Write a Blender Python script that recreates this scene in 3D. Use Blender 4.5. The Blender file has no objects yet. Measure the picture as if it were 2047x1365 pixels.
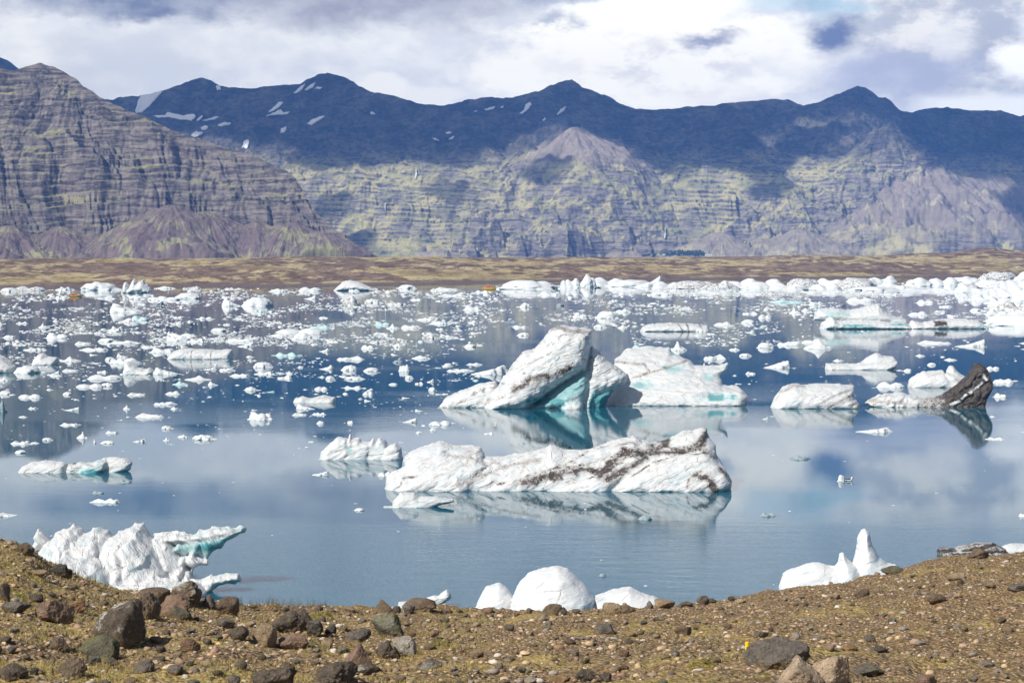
import bpy, math, random
import numpy as np
from mathutils import Vector

# ------------------------------------------------------------------ scene, camera, light
sc = bpy.context.scene
COL = sc.collection
R = math.radians
FPX, CX, CY, HZ, HC = 3980.0, 1023.5, 682.5, 505.0, 25.0
PITCH = math.atan((CY - HZ) / FPX)
CP, SP = math.cos(PITCH), math.sin(PITCH)

cam_d = bpy.data.cameras.new('camera')
cam_d.sensor_width = 36.0
cam_d.lens = FPX / 2047.0 * 36.0
cam_d.clip_start = 0.5
cam_d.clip_end = 60000.0
cam = bpy.data.objects.new('camera', cam_d)
COL.objects.link(cam)
cam.location = (0, 0, HC)
cam.rotation_euler = (math.pi / 2 - PITCH, 0, 0)
sc.camera = cam

SUN_EL, SUN_AZ = R(43), R(-131)       # azimuth measured from +Y towards +X: sun stands left of and behind the camera
sun_dir = Vector((math.cos(SUN_EL) * math.sin(SUN_AZ), math.cos(SUN_EL) * math.cos(SUN_AZ), math.sin(SUN_EL)))
sun_d = bpy.data.lights.new('sun', 'SUN')
sun_d.energy = 4.9
sun_d.angle = R(0.5)
sun_d.color = (1.0, 0.955, 0.88)
sun = bpy.data.objects.new('sun', sun_d)
COL.objects.link(sun)
sun.rotation_euler = sun_dir.to_track_quat('Z', 'Y').to_euler()
sun.location = (-300, -200, 2500)

sc.view_settings.view_transform = 'Standard'
sc.view_settings.look = 'None'
sc.view_settings.exposure = 0.12
sc.view_settings.gamma = 1.0
sc.render.engine = 'CYCLES'
cy = sc.cycles
cy.use_denoising = True
cy.denoising_prefilter = 'ACCURATE'
cy.max_bounces = 6
cy.diffuse_bounces = 2
cy.glossy_bounces = 3
cy.transmission_bounces = 2
cy.volume_bounces = 0
cy.transparent_max_bounces = 12
cy.caustics_reflective = False
cy.caustics_refractive = False
cy.sample_clamp_indirect = 4.0

# ------------------------------------------------------------------ photo <-> world
def ray(px, py):
    x = (np.asarray(px, float) - CX) / FPX
    y = (CY - np.asarray(py, float)) / FPX
    return x, CP + y * SP, -SP + y * CP
def at_depth(px, py, D):
    dx, dy, dz = ray(px, py)
    k = D / dy
    return dx * k, D + 0 * k, HC + dz * k
def on_level(px, py, z=0.0):
    dx, dy, dz = ray(px, py)
    k = (z - HC) / dz
    return dx * k, dy * k, z + 0 * k
def slope_of(py):
    y = (CY - np.asarray(py, float)) / FPX
    return np.tan(np.arctan(y) - PITCH)
def to_px(X, Y, Z):
    zc = Y * CP - (Z - HC) * SP
    yc = Y * SP + (Z - HC) * CP
    return CX + FPX * X / zc, CY - FPX * yc / zc

# ------------------------------------------------------------------ noise
_rs = np.random.RandomState(7)
_perm = np.concatenate([_rs.permutation(512)] * 3)
_g2 = np.stack([np.cos(np.arange(512) * 2.39996), np.sin(np.arange(512) * 2.39996)], -1)
_v = _rs.normal(size=(512, 3)); _g3 = _v / np.linalg.norm(_v, axis=1, keepdims=True)
def _fade(t): return t * t * t * (t * (t * 6 - 15) + 10)
def perlin2(x, y, seed=0):
    x, y = np.broadcast_arrays(np.asarray(x, float) + seed * 17.31, np.asarray(y, float) - seed * 9.77)
    xi, yi = np.floor(x), np.floor(y); fx, fy = x - xi, y - yi
    xi = xi.astype(np.int64) & 511; yi = yi.astype(np.int64) & 511
    def g(ix, iy, ax, ay):
        h = _perm[_perm[ix & 511] + (iy & 511)]
        return _g2[h, 0] * ax + _g2[h, 1] * ay
    u, v = _fade(fx), _fade(fy)
    a = g(xi, yi, fx, fy); b = g(xi + 1, yi, fx - 1, fy)
    c = g(xi, yi + 1, fx, fy - 1); d = g(xi + 1, yi + 1, fx - 1, fy - 1)
    return (a + u * (b - a) + v * ((c + u * (d - c)) - (a + u * (b - a)))) * 1.5
def perlin3(x, y, z, seed=0):
    x, y, z = np.broadcast_arrays(np.asarray(x, float) + seed * 13.7, np.asarray(y, float) + seed * 5.3, np.asarray(z, float) - seed * 7.9)
    xi, yi, zi = np.floor(x), np.floor(y), np.floor(z); fx, fy, fz = x - xi, y - yi, z - zi
    xi = xi.astype(np.int64) & 511; yi = yi.astype(np.int64) & 511; zi = zi.astype(np.int64) & 511
    u, v, w = _fade(fx), _fade(fy), _fade(fz)
    out = 0
    for i in (0, 1):
        for j in (0, 1):
            hij = _perm[_perm[(xi + i) & 511] + ((yi + j) & 511)]
            for k in (0, 1):
                h = _perm[hij + ((zi + k) & 511)] & 511
                g = _g3[h]
                d = g[..., 0] * (fx - i) + g[..., 1] * (fy - j) + g[..., 2] * (fz - k)
                out = out + d * (u if i else 1 - u) * (v if j else 1 - v) * (w if k else 1 - w)
    return out * 1.6
def fbm2(x, y, o=4, seed=0, gain=0.5):
    s, a, f = 0, 1.0, 1.0
    for k in range(o):
        s = s + a * perlin2(x * f, y * f, seed + k * 3); a *= gain; f *= 2.03
    return s
def ridge2(x, y, o=4, seed=0, gain=0.5):
    s, a, f, n = 0, 1.0, 1.0, 0
    for k in range(o):
        s = s + a * (1 - 2 * np.abs(perlin2(x * f, y * f, seed + k * 3))); n += a; a *= gain; f *= 2.03
    return s / n
def fbm3(x, y, z, o=4, seed=0, gain=0.5):
    s, a, f = 0, 1.0, 1.0
    for k in range(o):
        s = s + a * perlin3(x * f, y * f, z * f, seed + k * 3); a *= gain; f *= 2.03
    return s
def sstep(a, b, x):
    t = np.clip((x - a) / (b - a), 0, 1)
    return t * t * (3 - 2 * t)

# ------------------------------------------------------------------ mesh helpers
def mesh_np(name, V, F, mat=None, attrs=None, smooth=True):
    V = np.ascontiguousarray(V, dtype=np.float32); F = np.ascontiguousarray(F, dtype=np.int32)
    me = bpy.data.meshes.new(name)
    n = F.shape[1]
    me.vertices.add(len(V)); me.vertices.foreach_set('co', V.ravel())
    me.loops.add(F.size); me.loops.foreach_set('vertex_index', F.ravel())
    me.polygons.add(len(F)); me.polygons.foreach_set('loop_start', np.arange(0, F.size, n, dtype=np.int32))
    me.update(calc_edges=True)
    me.polygons.foreach_set('use_smooth', np.full(len(F), bool(smooth)))
    for k, a in (attrs or {}).items():
        a = np.asarray(a, dtype=np.float32)
        if a.ndim == 1:
            me.attributes.new(k, 'FLOAT', 'POINT').data.foreach_set('value', a)
        else:
            me.attributes.new(k, 'FLOAT_VECTOR', 'POINT').data.foreach_set('vector', a.ravel())
    if mat: me.materials.append(mat)
    return me
def link(name, me, loc=(0, 0, 0), parent=None, rot=None, **props):
    o = bpy.data.objects.new(name, me)
    COL.objects.link(o)
    o.location = loc
    if rot is not None: o.rotation_euler = rot
    if parent is not None: o.parent = parent
    for k, v in props.items(): o[k] = v
    return o
def thing(o, label, cat, group=None):
    o['label'] = label; o['category'] = cat
    if group: o['group'] = group
    return o
def grid_faces(nr, nc):
    i = np.arange(nr * nc).reshape(nr, nc)
    return np.stack([i[:-1, :-1], i[:-1, 1:], i[1:, 1:], i[1:, :-1]], -1).reshape(-1, 4)
def grid_mesh(name, X, Y, Z, mat=None, attrs=None):
    V = np.stack([X, Y, Z], -1).reshape(-1, 3)
    at = {k: np.asarray(a).reshape(-1) for k, a in (attrs or {}).items()}
    return mesh_np(name, V, grid_faces(*X.shape), mat, at)

# ------------------------------------------------------------------ node helpers
class NT:
    """Tiny expression builder for node trees."""
    def __init__(self, tree):
        self.t = tree; self.n = tree.nodes; self.l = tree.links
    def put(self, sock, v):
        if v is None: return
        if isinstance(v, bpy.types.NodeSocket): self.l.new(v, sock)
        elif isinstance(v, (tuple, list)) and sock.type == 'RGBA': sock.default_value = (*v[:3], 1.0)
        else: sock.default_value = v
    def math(self, op, a, b=None, c=None, clamp=False):
        m = self.n.new('ShaderNodeMath'); m.operation = op; m.use_clamp = clamp
        for i, v in enumerate((a, b, c)): self.put(m.inputs[i], v)
        return m.outputs[0]
    def add(self, *a):
        s = a[0]
        for b in a[1:]: s = self.math('ADD', s, b)
        return s
    def mul(self, *a):
        s = a[0]
        for b in a[1:]: s = self.math('MULTIPLY', s, b)
        return s
    def sub(self, a, b): return self.math('SUBTRACT', a, b)
    def step(self, v, a, b, lo=0.0, hi=1.0):
        m = self.n.new('ShaderNodeMapRange'); m.interpolation_type = 'SMOOTHSTEP'
        self.put(m.inputs[0], v)
        for i, x in enumerate((a, b, lo, hi)): self.put(m.inputs[1 + i], x)
        return m.outputs[0]
    def mix(self, f, a, b, blend='MIX'):
        m = self.n.new('ShaderNodeMix'); m.data_type = 'RGBA'; m.blend_type = blend
        self.put(m.inputs[0], f); self.put(m.inputs[6], a); self.put(m.inputs[7], b)
        return m.outputs[2]
    def noise(self, vec, scale, detail=4.0, rough=0.55, dist=0.0, kind=None):
        m = self.n.new('ShaderNodeTexNoise')
        if kind: m.noise_type = kind
        self.put(m.inputs['Vector'], vec); m.inputs['Scale'].default_value = scale
        m.inputs['Detail'].default_value = detail; m.inputs['Roughness'].default_value = rough
        m.inputs['Distortion'].default_value = dist
        return m.outputs[0]
    def voro(self, vec, scale, feature='F1', rand=1.0, out='Distance'):
        m = self.n.new('ShaderNodeTexVoronoi'); m.feature = feature
        self.put(m.inputs['Vector'], vec); m.inputs['Scale'].default_value = scale
        m.inputs['Randomness'].default_value = rand
        return m.outputs[out]
    def vscale(self, vec, s):
        m = self.n.new('ShaderNodeVectorMath'); m.operation = 'MULTIPLY'
        self.put(m.inputs[0], vec); m.inputs[1].default_value = s
        return m.outputs[0]
    def vadd(self, vec, s):
        m = self.n.new('ShaderNodeVectorMath'); m.operation = 'ADD'
        self.put(m.inputs[0], vec); self.put(m.inputs[1], s)
        return m.outputs[0]
    def comb(self, x, y, z):
        m = self.n.new('ShaderNodeCombineXYZ')
        for i, v in enumerate((x, y, z)): self.put(m.inputs[i], v)
        return m.outputs[0]
    def sep(self, v):
        m = self.n.new('ShaderNodeSeparateXYZ'); self.put(m.inputs[0], v)
        return m.outputs
    def attr(self, name, vec=False):
        m = self.n.new('ShaderNodeAttribute'); m.attribute_name = name
        return m.outputs['Vector' if vec else 'Fac']
    def obj(self):
        return self.n.new('ShaderNodeTexCoord').outputs['Object']
    def pos(self):
        return self.n.new('ShaderNodeNewGeometry').outputs['Position']
    def nor(self):
        return self.n.new('ShaderNodeNewGeometry').outputs['Normal']
    def rnd(self):
        return self.n.new('ShaderNodeObjectInfo').outputs['Random']
    def ramp(self, f, stops):
        m = self.n.new('ShaderNodeValToRGB'); self.put(m.inputs[0], f)
        e = m.color_ramp.elements
        while len(e) < len(stops): e.new(0.5)
        for el, (p, c) in zip(e, stops): el.position = p; el.color = (*c, 1)
        return m.outputs[0]
    def bump(self, h, dist=1.0, strength=1.0, normal=None):
        m = self.n.new('ShaderNodeBump'); m.inputs['Strength'].default_value = strength
        m.inputs['Distance'].default_value = dist
        self.put(m.inputs['Height'], h)
        if normal is not None: self.put(m.inputs['Normal'], normal)
        return m.outputs[0]
def material(name):
    m = bpy.data.materials.new(name); m.use_nodes = True
    nt = NT(m.node_tree)
    b = m.node_tree.nodes['Principled BSDF']
    b.inputs['Specular IOR Level'].default_value = 0.2
    b.inputs['Roughness'].default_value = 0.9
    return m, nt, b
def srgb(r, g, b):
    f = lambda c: (c / 255 / 12.92) if c / 255 <= 0.04045 else ((c / 255 + 0.055) / 1.055) ** 2.4
    return (f(r), f(g), f(b))
# ------------------------------------------------------------------ sky
def build_world():
    w = bpy.data.worlds.new('World'); sc.world = w; w.use_nodes = True
    t = NT(w.node_tree); t.n.clear()
    out = t.n.new('ShaderNodeOutputWorld')
    sky = t.n.new('ShaderNodeTexSky'); sky.sky_type = 'NISHITA'; sky.sun_disc = False
    sky.sun_elevation = SUN_EL; sky.sun_rotation = SUN_AZ
    bg1 = t.n.new('ShaderNodeBackground'); bg1.inputs[1].default_value = 0.06
    t.l.new(sky.outputs[0], bg1.inputs[0])
    d = t.n.new('ShaderNodeTexCoord').outputs['Generated']
    x, y, z = t.sep(d)[0], t.sep(d)[1], t.sep(d)[2]
    U = t.mul(t.math('ARCTAN2', x, y), 3.98)
    V = t.mul(t.math('ARCSINE', z), 3.98)
    P = t.comb(U, t.mul(V, 1.7), 0.0)
    wob = t.add(t.sub(t.noise(P, 3.2, 6, 0.62), 0.5), t.mul(t.sub(t.noise(P, 11.0, 6, 0.66), 0.5), 0.55))
    wob2 = t.add(t.sub(t.noise(t.vadd(P, (7.3, 2.1, 0.0)), 3.2, 6, 0.62), 0.5), t.mul(t.sub(t.noise(t.vadd(P, (1.3, 5.1, 0.0)), 11.0, 6, 0.66), 0.5), 0.55))
    def blob(px, py, rx, ry, w=1.0, soft=(1.0, 0.0)):
        du = t.math('DIVIDE', t.add(U, t.mul(wob, 0.30 * w), -(px - CX) / 1000.0), rx / 1000.0)
        dv = t.math('DIVIDE', t.add(V, t.mul(wob2, 0.17 * w), -(HZ - py) / 1000.0), ry / 1000.0)
        r = t.math('SQRT', t.add(t.mul(du, du), t.mul(dv, dv)))
        return t.step(r, soft[0], soft[1], 0.0, 1.0)
    fine = t.noise(P, 9.0, 7, 0.62)
    broad = t.noise(t.vadd(P, (3.0, 9.0, 0.0)), 2.0, 4, 0.55)
    col = t.mix(t.step(t.add(t.mul(broad, 0.6), t.mul(fine, 0.4)), 0.38, 0.62), srgb(205, 208, 218), srgb(238, 238, 240))
    # lilac grey mass on the right
    m = t.mul(t.step(U, 0.42, 0.85), t.step(V, 0.26, 0.34))
    right = t.mix(t.step(fine, 0.40, 0.62), srgb(172, 175, 188), srgb(230, 228, 228))
    col = t.mix(m, col, right)
    def lay(c, mask, colour, k=1.0):
        return t.mix(t.mul(mask, k), c, colour)
    mott = t.step(fine, 0.32, 0.68, 0.55, 1.0)
    col = lay(col, t.mul(blob(1320, 130, 440, 95, 1.1, (1.05, 0.72)), 1.0), srgb(248, 246, 242))
    col = lay(col, t.mul(t.step(fine, 0.46, 0.62), blob(1330, 130, 420, 90, 1.1)), srgb(208, 206, 216), 0.8)
    col = lay(col, blob(1300, 30, 210, 40, 0.9, (1.1, 0.5)), srgb(255, 254, 250))
    col = lay(col, blob(1780, 165, 230, 80, 1.0, (1.1, 0.3)), srgb(172, 175, 198), 0.8)
    col = lay(col, blob(1480, 210, 160, 40, 0.8, (1.1, 0.3)), srgb(226, 224, 230), 0.8)
    # dark bands along the top
    col = lay(col, t.mul(mott, blob(290, 2, 330, 62, 0.8, (1.1, 0.45))), srgb(112, 119, 146))
    col = lay(col, t.mul(mott, blob(760, 0, 340, 80, 0.9, (1.15, 0.4))), srgb(140, 139, 156), 0.95)
    col = lay(col, t.mul(mott, blob(1120, -30, 260, 60, 0.8, (1.1, 0.4))), srgb(138, 144, 166), 0.9)
    col = lay(col, blob(1110, 56, 62, 20, 0.8, (1.1, 0.1)), srgb(160, 166, 186), 0.8)
    col = lay(col, blob(1430, 86, 80, 17, 0.6, (1.1, 0.1)), srgb(122, 128, 160), 0.85)
    col = lay(col, blob(1652, 78, 56, 46, 0.45, (1.2, 0.25)), srgb(92, 102, 140), 0.95)
    # blue gap
    col = lay(col, blob(1640, 22, 80, 34, 0.7, (1.2, 0.2)), srgb(178, 206, 226), 0.9)
    col = lay(col, blob(1540, 14, 70, 26, 0.7, (1.2, 0.2)), srgb(194, 213, 228), 0.8)
    # bright puffs
    col = lay(col, blob(2010, 140, 62, 46, 0.5, (1.1, 0.5)), srgb(254, 254, 254))
    col = lay(col, blob(2060, 90, 60, 70, 0.5, (1.1, 0.3)), srgb(236, 236, 240), 0.8)
    col = lay(col, blob(1880, 90, 60, 60, 0.9, (1.2, 0.1)), srgb(226, 226, 232), 0.7)
    col = lay(col, blob(768, 178, 56, 30, 0.35, (1.05, 0.75)), srgb(236, 235, 236))
    col = lay(col, blob(860, 192, 70, 26, 0.4, (1.05, 0.6)), srgb(232, 231, 234))
    col = lay(col, blob(905, 148, 18, 22, 0.25, (1.1, 0.5)), srgb(230, 230, 233))
    col = lay(col, t.mul(t.step(U, 0.76, 0.86), t.step(V, 0.315, 0.290)), srgb(236, 238, 242))
    col = t.mix(1.0, col, (1.07, 1.045, 0.93), 'MULTIPLY')
    bg2 = t.n.new('ShaderNodeBackground'); t.put(bg2.inputs[1], t.step(V, 1.0, 0.60, 0.80, 1.50))
    t.l.new(col, bg2.inputs[0])
    # cover: full deck low over the mountains, broken cloud higher up and all round
    cov_hi = t.step(t.noise(t.comb(U, t.mul(V, 1.5), 4.0), 0.9, 5, 0.55), 0.50, 0.66, 0.0, 0.45)
    cov = t.math('MAXIMUM', t.mul(t.step(V, 0.70, 0.50), t.step(y, -0.2, 0.3, 0.45, 1.0)), cov_hi)
    hole = t.mul(t.step(V, 0.70, 0.56), blob(1620, 20, 100, 40, 0.8), 0.35)
    cov = t.sub(cov, hole)
    mx = t.n.new('ShaderNodeMixShader')
    t.l.new(cov, mx.inputs[0]); t.l.new(bg1.outputs[0], mx.inputs[1]); t.l.new(bg2.outputs[0], mx.inputs[2])
    t.l.new(mx.outputs[0], out.inputs[0])
build_world()

# ------------------------------------------------------------------ mountains
def arr(pts):
    a = np.array(pts, float); return a[:, 0], a[:, 1]
def sil(pts):
    """silhouette in photo pixels -> (azimuth tangent, slope) tables"""
    px, py = arr(pts)
    dx, dy, dz = ray(px, py)
    return dx / dy, dz / dy
def pchipish(t, xs, ys):
    return np.interp(t, xs, ys)

def rock_material(name, c_dark, c_mid, c_light, c_moss, c_moss2, band, moss_lo, moss_hi, scree, DARK=(9000.0, 9900.0, 0.0)):
    m, t, b = material(name)
    p = t.pos(); n = t.sep(t.nor())[2]; z = t.sep(p)[2]
    n1 = t.noise(t.vscale(p, (1, 1, 1)), 0.010, 6, 0.6)
    n2 = t.noise(p, 0.045, 5, 0.65)
    n3 = t.noise(t.vscale(p, (0.35, 0.35, 3.0)), band, 4, 0.6)
    col = t.mix(t.step(n2, 0.36, 0.64), c_dark, c_mid)
    col = t.mix(t.mul(t.step(n3, 0.42, 0.62), 0.8), col, c_light)
    zl = t.add(z, t.mul(t.sub(n1, 0.5), 60.0), t.mul(t.sub(n2, 0.5), 22.0))
    bed = t.noise(t.comb(0.0, 3.0, zl), 0.085, 4, 0.7)
    col = t.mix(t.mul(t.step(bed, 0.47, 0.39), t.step(n2, 0.30, 0.55, 0.45, 0.9)), col, t.mix(0.35, c_dark, C(0.02, 0.02, 0.026)))
    mossn = t.add(t.mul(n, 1.0), t.mul(t.sub(n1, 0.5), 1.0), t.mul(t.sub(n2, 0.5), 0.6), t.attr('moss'))
    moss = t.step(mossn, moss_lo, moss_hi)
    mc = t.mix(t.step(n1, 0.40, 0.60), c_moss, c_moss2)
    col = t.mix(t.mul(moss, 0.9), col, mc)
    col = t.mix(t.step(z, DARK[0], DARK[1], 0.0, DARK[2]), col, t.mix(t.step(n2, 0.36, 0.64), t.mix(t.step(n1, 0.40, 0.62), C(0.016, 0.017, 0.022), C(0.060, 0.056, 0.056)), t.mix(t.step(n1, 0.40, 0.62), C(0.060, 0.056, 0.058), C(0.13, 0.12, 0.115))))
    sc_ = t.attr('scree')
    str_ = t.noise(t.attr('streak', True), 1.0, 5, 0.6)
    scol = t.mix(t.step(t.add(t.mul(str_, 0.25), t.mul(n1, 0.3), t.mul(n2, 0.45)), 0.36, 0.64), scree[0], scree[1])
    scol = t.mix(t.mul(t.step(t.add(str_, t.mul(t.sub(n1, 0.5), 1.3), t.attr('moss')), 0.62, 0.74), 0.75), scol, scree[2])
    col = t.mix(sc_, col, scol)
    t.put(b.inputs['Base Color'], col)
    b.inputs['Roughness'].default_value = 1.0
    b.inputs['Specular IOR Level'].default_value = 0.05
    h = t.add(t.mul(t.noise(p, 0.06, 6, 0.7), 9.0), t.mul(t.noise(t.vscale(p, (0.5, 0.5, 2.2)), 0.05, 5, 0.6), 8.0))
    h = t.mul(h, t.math('SUBTRACT', 1.0, t.mul(sc_, 0.85)))
    t.put(b.inputs['Normal'], t.bump(h, 1.0, 0.7))
    return m

class Height:
    """bilinear look-up of a height sheet laid out on (azimuth tangent a, distance d)"""
    def __init__(s, a, dn, Db, W, Z): s.a, s.dn, s.Db, s.W, s.Z = a, dn, Db, W, Z

def build_mountain(name, silpts, px0, px1, step_px, Db_pts, wk, prof, gully, terr, cones, mat, rows=380, base=6.0, back=0.7, talus_cut=None, seed=0, hills=()):
    sa, ss = sil(silpts)
    n = int((px1 - px0) / step_px) + 1
    a = (np.linspace(px0, px1, n) - CX) / FPX
    s_ = np.interp(a, sa, ss)
    pxs = a * FPX + CX
    Db = np.interp(pxs, *arr(Db_pts))
    # small ragged detail on the crest
    rag = fbm2(pxs / 60, 0 * pxs, 5, seed + 2, 0.6)
    s_ = s_ + rag * 3.2 / FPX
    H = (HC - base + s_ * Db) / (1 - wk * s_)
    W = wk * H
    tt = np.concatenate([np.linspace(-0.62, -0.1, rows // 8)[:-1], np.linspace(-0.1, 1.0, rows), 1 + back * np.linspace(0.02, 1, 30) ** 1.3])
    T, A = np.meshgrid(tt, a, indexing='ij')
    D = Db[None] + T * W[None]
    X, Y = A * D, D
    Hm = np.broadcast_to(H[None], T.shape)
    PX = np.broadcast_to(pxs[None], T.shape)
    ga, g_scale, g_amp = gully
    inner = sstep(0.02, 0.25, T) * (1 - sstep(0.86, 1.0, T))
    wob = fbm2(X / 260, Y / 260, 3, seed + 11)
    g = (ridge2((X + 0.35 * (D - Db[None])) / g_scale + 0.35 * wob, T * 0.9 + 3, 4, seed + 5, 0.55) - 0.35) * g_amp + (ridge2(X / 42 + wob, T * 2.2, 3, seed + 55) - 0.3) * g_amp * 0.28
    Te = T - g * inner / W[None] - 0.02 * inner * fbm2(X / 90, Y / 90, 4, seed + 8)
    xs, ys = zip(*prof)
    zn = np.interp(Te, xs, ys)
    over = np.clip(T - 1, 0, None)
    zn = np.where(T > 1, 1 - over * 0.75, np.minimum(zn, 1 - 0.0 * T))
    Z = base + Hm * zn
    # rough ground
    amp = 0.045 * Hm * (1 - sstep(0.93, 1.0, T)) * sstep(0.0, 0.1, T)
    Z = Z + amp * fbm2(X / 170, Y / 170, 6, seed + 21, 0.55) * 0.7
    Z = Z + 0.055 * Hm * (ridge2(X / 620 + 0.3 * wob, Y / 800 + 4, 3, seed + 27) - 0.35) * sstep(0.05, 0.3, T) * (1 - sstep(0.75, 0.97, T))
    # rock beds: stepped cliffs and ledges
    th, mixk, dip, zcap = terr
    zz = Z + dip[0] * X + dip[1] * np.sin(X / 900) * 10 + 16 * fbm2(X / 330, Y / 330, 4, seed + 31)
    zw = zz + 7 * perlin2(zz / 37, 0 * zz + 2.2, seed) + 3 * perlin2(zz / 14, 0 * zz + 5.2, seed)
    k = zw / th; fl = np.floor(k); fr = k - fl
    st = (fl + sstep(0.28, 0.62, fr)) * th - (zw - zz) - (zz - Z)
    mk = mixk * (1 - sstep(zcap * 0.85, zcap * 1.1, Z)) * (np.clip(0.62 + 0.9 * fbm2(X / 150, Z / 60, 4, seed + 41), 0.05, 1.15)) * (1 - sstep(0.9, 1.0, T))
    Z = Z * (1 - mk) + st * mk
    scree = np.zeros_like(Z)
    ST = np.stack([X * 0.05, D * 0.004, Z * 0], -1)
    for (cpx, cpy, cd, slope, rough, solid, tone) in cones:
        ca = (cpx - CX) / FPX
        cs = slope_of(cpy)
        if cd < 10:                                   # depth given as a place on the flank
            cD = np.interp(cpx, pxs, Db) + cd * np.interp(cpx, pxs, W)
        else:
            cD = cd
        cx, cyy, cz = ca * cD, cD, HC + cs * cD
        ang = np.arctan2(X - cx, -(Y - cyy))
        rr = np.hypot(X - cx, Y - cyy)
        rib = 1 + 0.5 * rough * fbm2(np.cos(ang) * 4 + 9, np.sin(ang) * 4, 3, seed + int(cpx)) + 1.3 * rough * fbm2(X / 110, Y / 110, 4, seed + 3)
        r0 = (300.0 if cpx < 1800 else 620.0) if cpy < 330 and not solid else 1e9
        cone = cz - slope * rr * rib - 0.35 * np.maximum(rr - r0 * rib, 0)
        if not solid:
            cone = cone - slope * 26 * np.exp(-rr / 42)
        tone = tone * (1 - sstep(r0 * 0.7, r0 * 1.1, rr * rib))
        cone = cone + 3.5 * fbm2(X / 24, Y / 24, 4, seed + 71) + (0 if solid else 1.6 * perlin2(ang * 14, rr / 160, seed + 72) * sstep(20, 120, rr))
        m = sstep(-6, 4, cone - Z) if not solid else sstep(-10, 10, cone - Z)
        Z = np.maximum(Z, cone)
        scree = np.maximum(scree * (1 - m), m * tone)
        ST = np.where((m > 0.5)[..., None], np.stack([ang * 22 + 0.02 * X, rr * 0.014, 0 * rr + cpx], -1), ST)
    Z = np.maximum(Z, -20)
    Z = Z - 60 * (1 - sstep(-0.62, -0.5, T))
    moss = 0.18 * (1 - sstep(0.2, 0.85, (Z - base) / np.maximum(Hm, 1))) - 0.12
    me = grid_mesh(name, X, Y, Z, mat, {'scree': scree, 'moss': moss, 'streak': ST.reshape(-1, 3)} if False else None)
    for k_, v_ in (('scree', scree), ('moss', moss)):
        me.attributes.new(k_, 'FLOAT', 'POINT').data.foreach_set('value', np.asarray(v_, np.float32).ravel())
    me.attributes.new('streak', 'FLOAT_VECTOR', 'POINT').data.foreach_set('vector', np.asarray(ST, np.float32).ravel())
    o = link(name, me, kind='structure')
    return o, (a, Db, W, tt, Z)

C = lambda r, g, b: (r, g, b)
near_rock = rock_material('layered_basalt',
    C(0.100, 0.085, 0.086), C(0.215, 0.188, 0.170), C(0.325, 0.285, 0.25), C(0.17, 0.215, 0.085), C(0.36, 0.345, 0.18),
    0.05, 0.68, 0.94, (C(0.155, 0.120, 0.116), C(0.225, 0.178, 0.165), C(0.33, 0.33, 0.16)))
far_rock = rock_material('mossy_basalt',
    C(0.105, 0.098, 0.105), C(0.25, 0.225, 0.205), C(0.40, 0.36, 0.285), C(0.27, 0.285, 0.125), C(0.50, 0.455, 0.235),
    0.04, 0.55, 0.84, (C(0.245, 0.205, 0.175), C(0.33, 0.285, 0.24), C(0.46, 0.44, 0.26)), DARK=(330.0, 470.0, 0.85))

left_sil = [(-1300, 90), (-700, 90), (-400, 105), (-150, 118), (0, 136), (30, 140), (60, 132), (80, 127), (105, 132), (130, 144), (152, 158), (165, 172), (185, 183), (200, 194),
            (215, 204), (235, 211), (265, 224), (300, 241), (340, 258), (380, 272), (420, 285), (470, 300), (520, 318), (550, 332), (573, 343), (590, 358), (603, 378),
            (618, 402), (630, 423), (645, 440), (665, 455), (690, 472), (715, 494), (738, 512), (760, 530), (790, 545)]
left_mountain, LM = build_mountain('layered_mountain', left_sil, -900, 770, 1.15,
    [(-900, 4300), (0, 4200), (450, 4330), (600, 4330), (770, 4280)], 1.05,
    [(-0.2, -0.08), (0.0, 0.0), (0.24, 0.07), (0.36, 0.27), (0.46, 0.46), (0.58, 0.60), (0.70, 0.70), (0.78, 0.80), (0.88, 0.89), (1.0, 1.0)],
    (1, 120.0, 30.0), (16.0, 0.90, (-0.03, 1.0), 9999),
    [(-240, 436, 0.30, 0.58, 0.14, 0, 1.0), (-110, 446, 0.29, 0.58, 0.14, 0, 1.0), (22, 436, 0.29, 0.58, 0.14, 0, 1.0), (70, 452, 0.27, 0.58, 0.14, 0, 1.0), (120, 438, 0.29, 0.60, 0.14, 0, 1.0), (186, 452, 0.27, 0.60, 0.14, 0, 1.0), (266, 430, 0.30, 0.56, 0.14, 0, 1.0),
     (345, 398, 0.345, 0.55, 0.14, 0, 1.0), (410, 410, 0.345, 0.56, 0.14, 0, 1.0), (460, 425, 0.34, 0.56, 0.14, 0, 1.0), (512, 428, 0.35, 0.55, 0.14, 0, 1.0), (584, 430, 0.40, 0.54, 0.14, 0, 1.0), (640, 452, 0.42, 0.50, 0.14, 0, 1.0), (690, 474, 0.40, 0.46, 0.14, 0, 1.0), (715, 490, 0.3, 0.42, 0.14, 0, 1.0)],
    near_rock, rows=400, seed=3)

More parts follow.
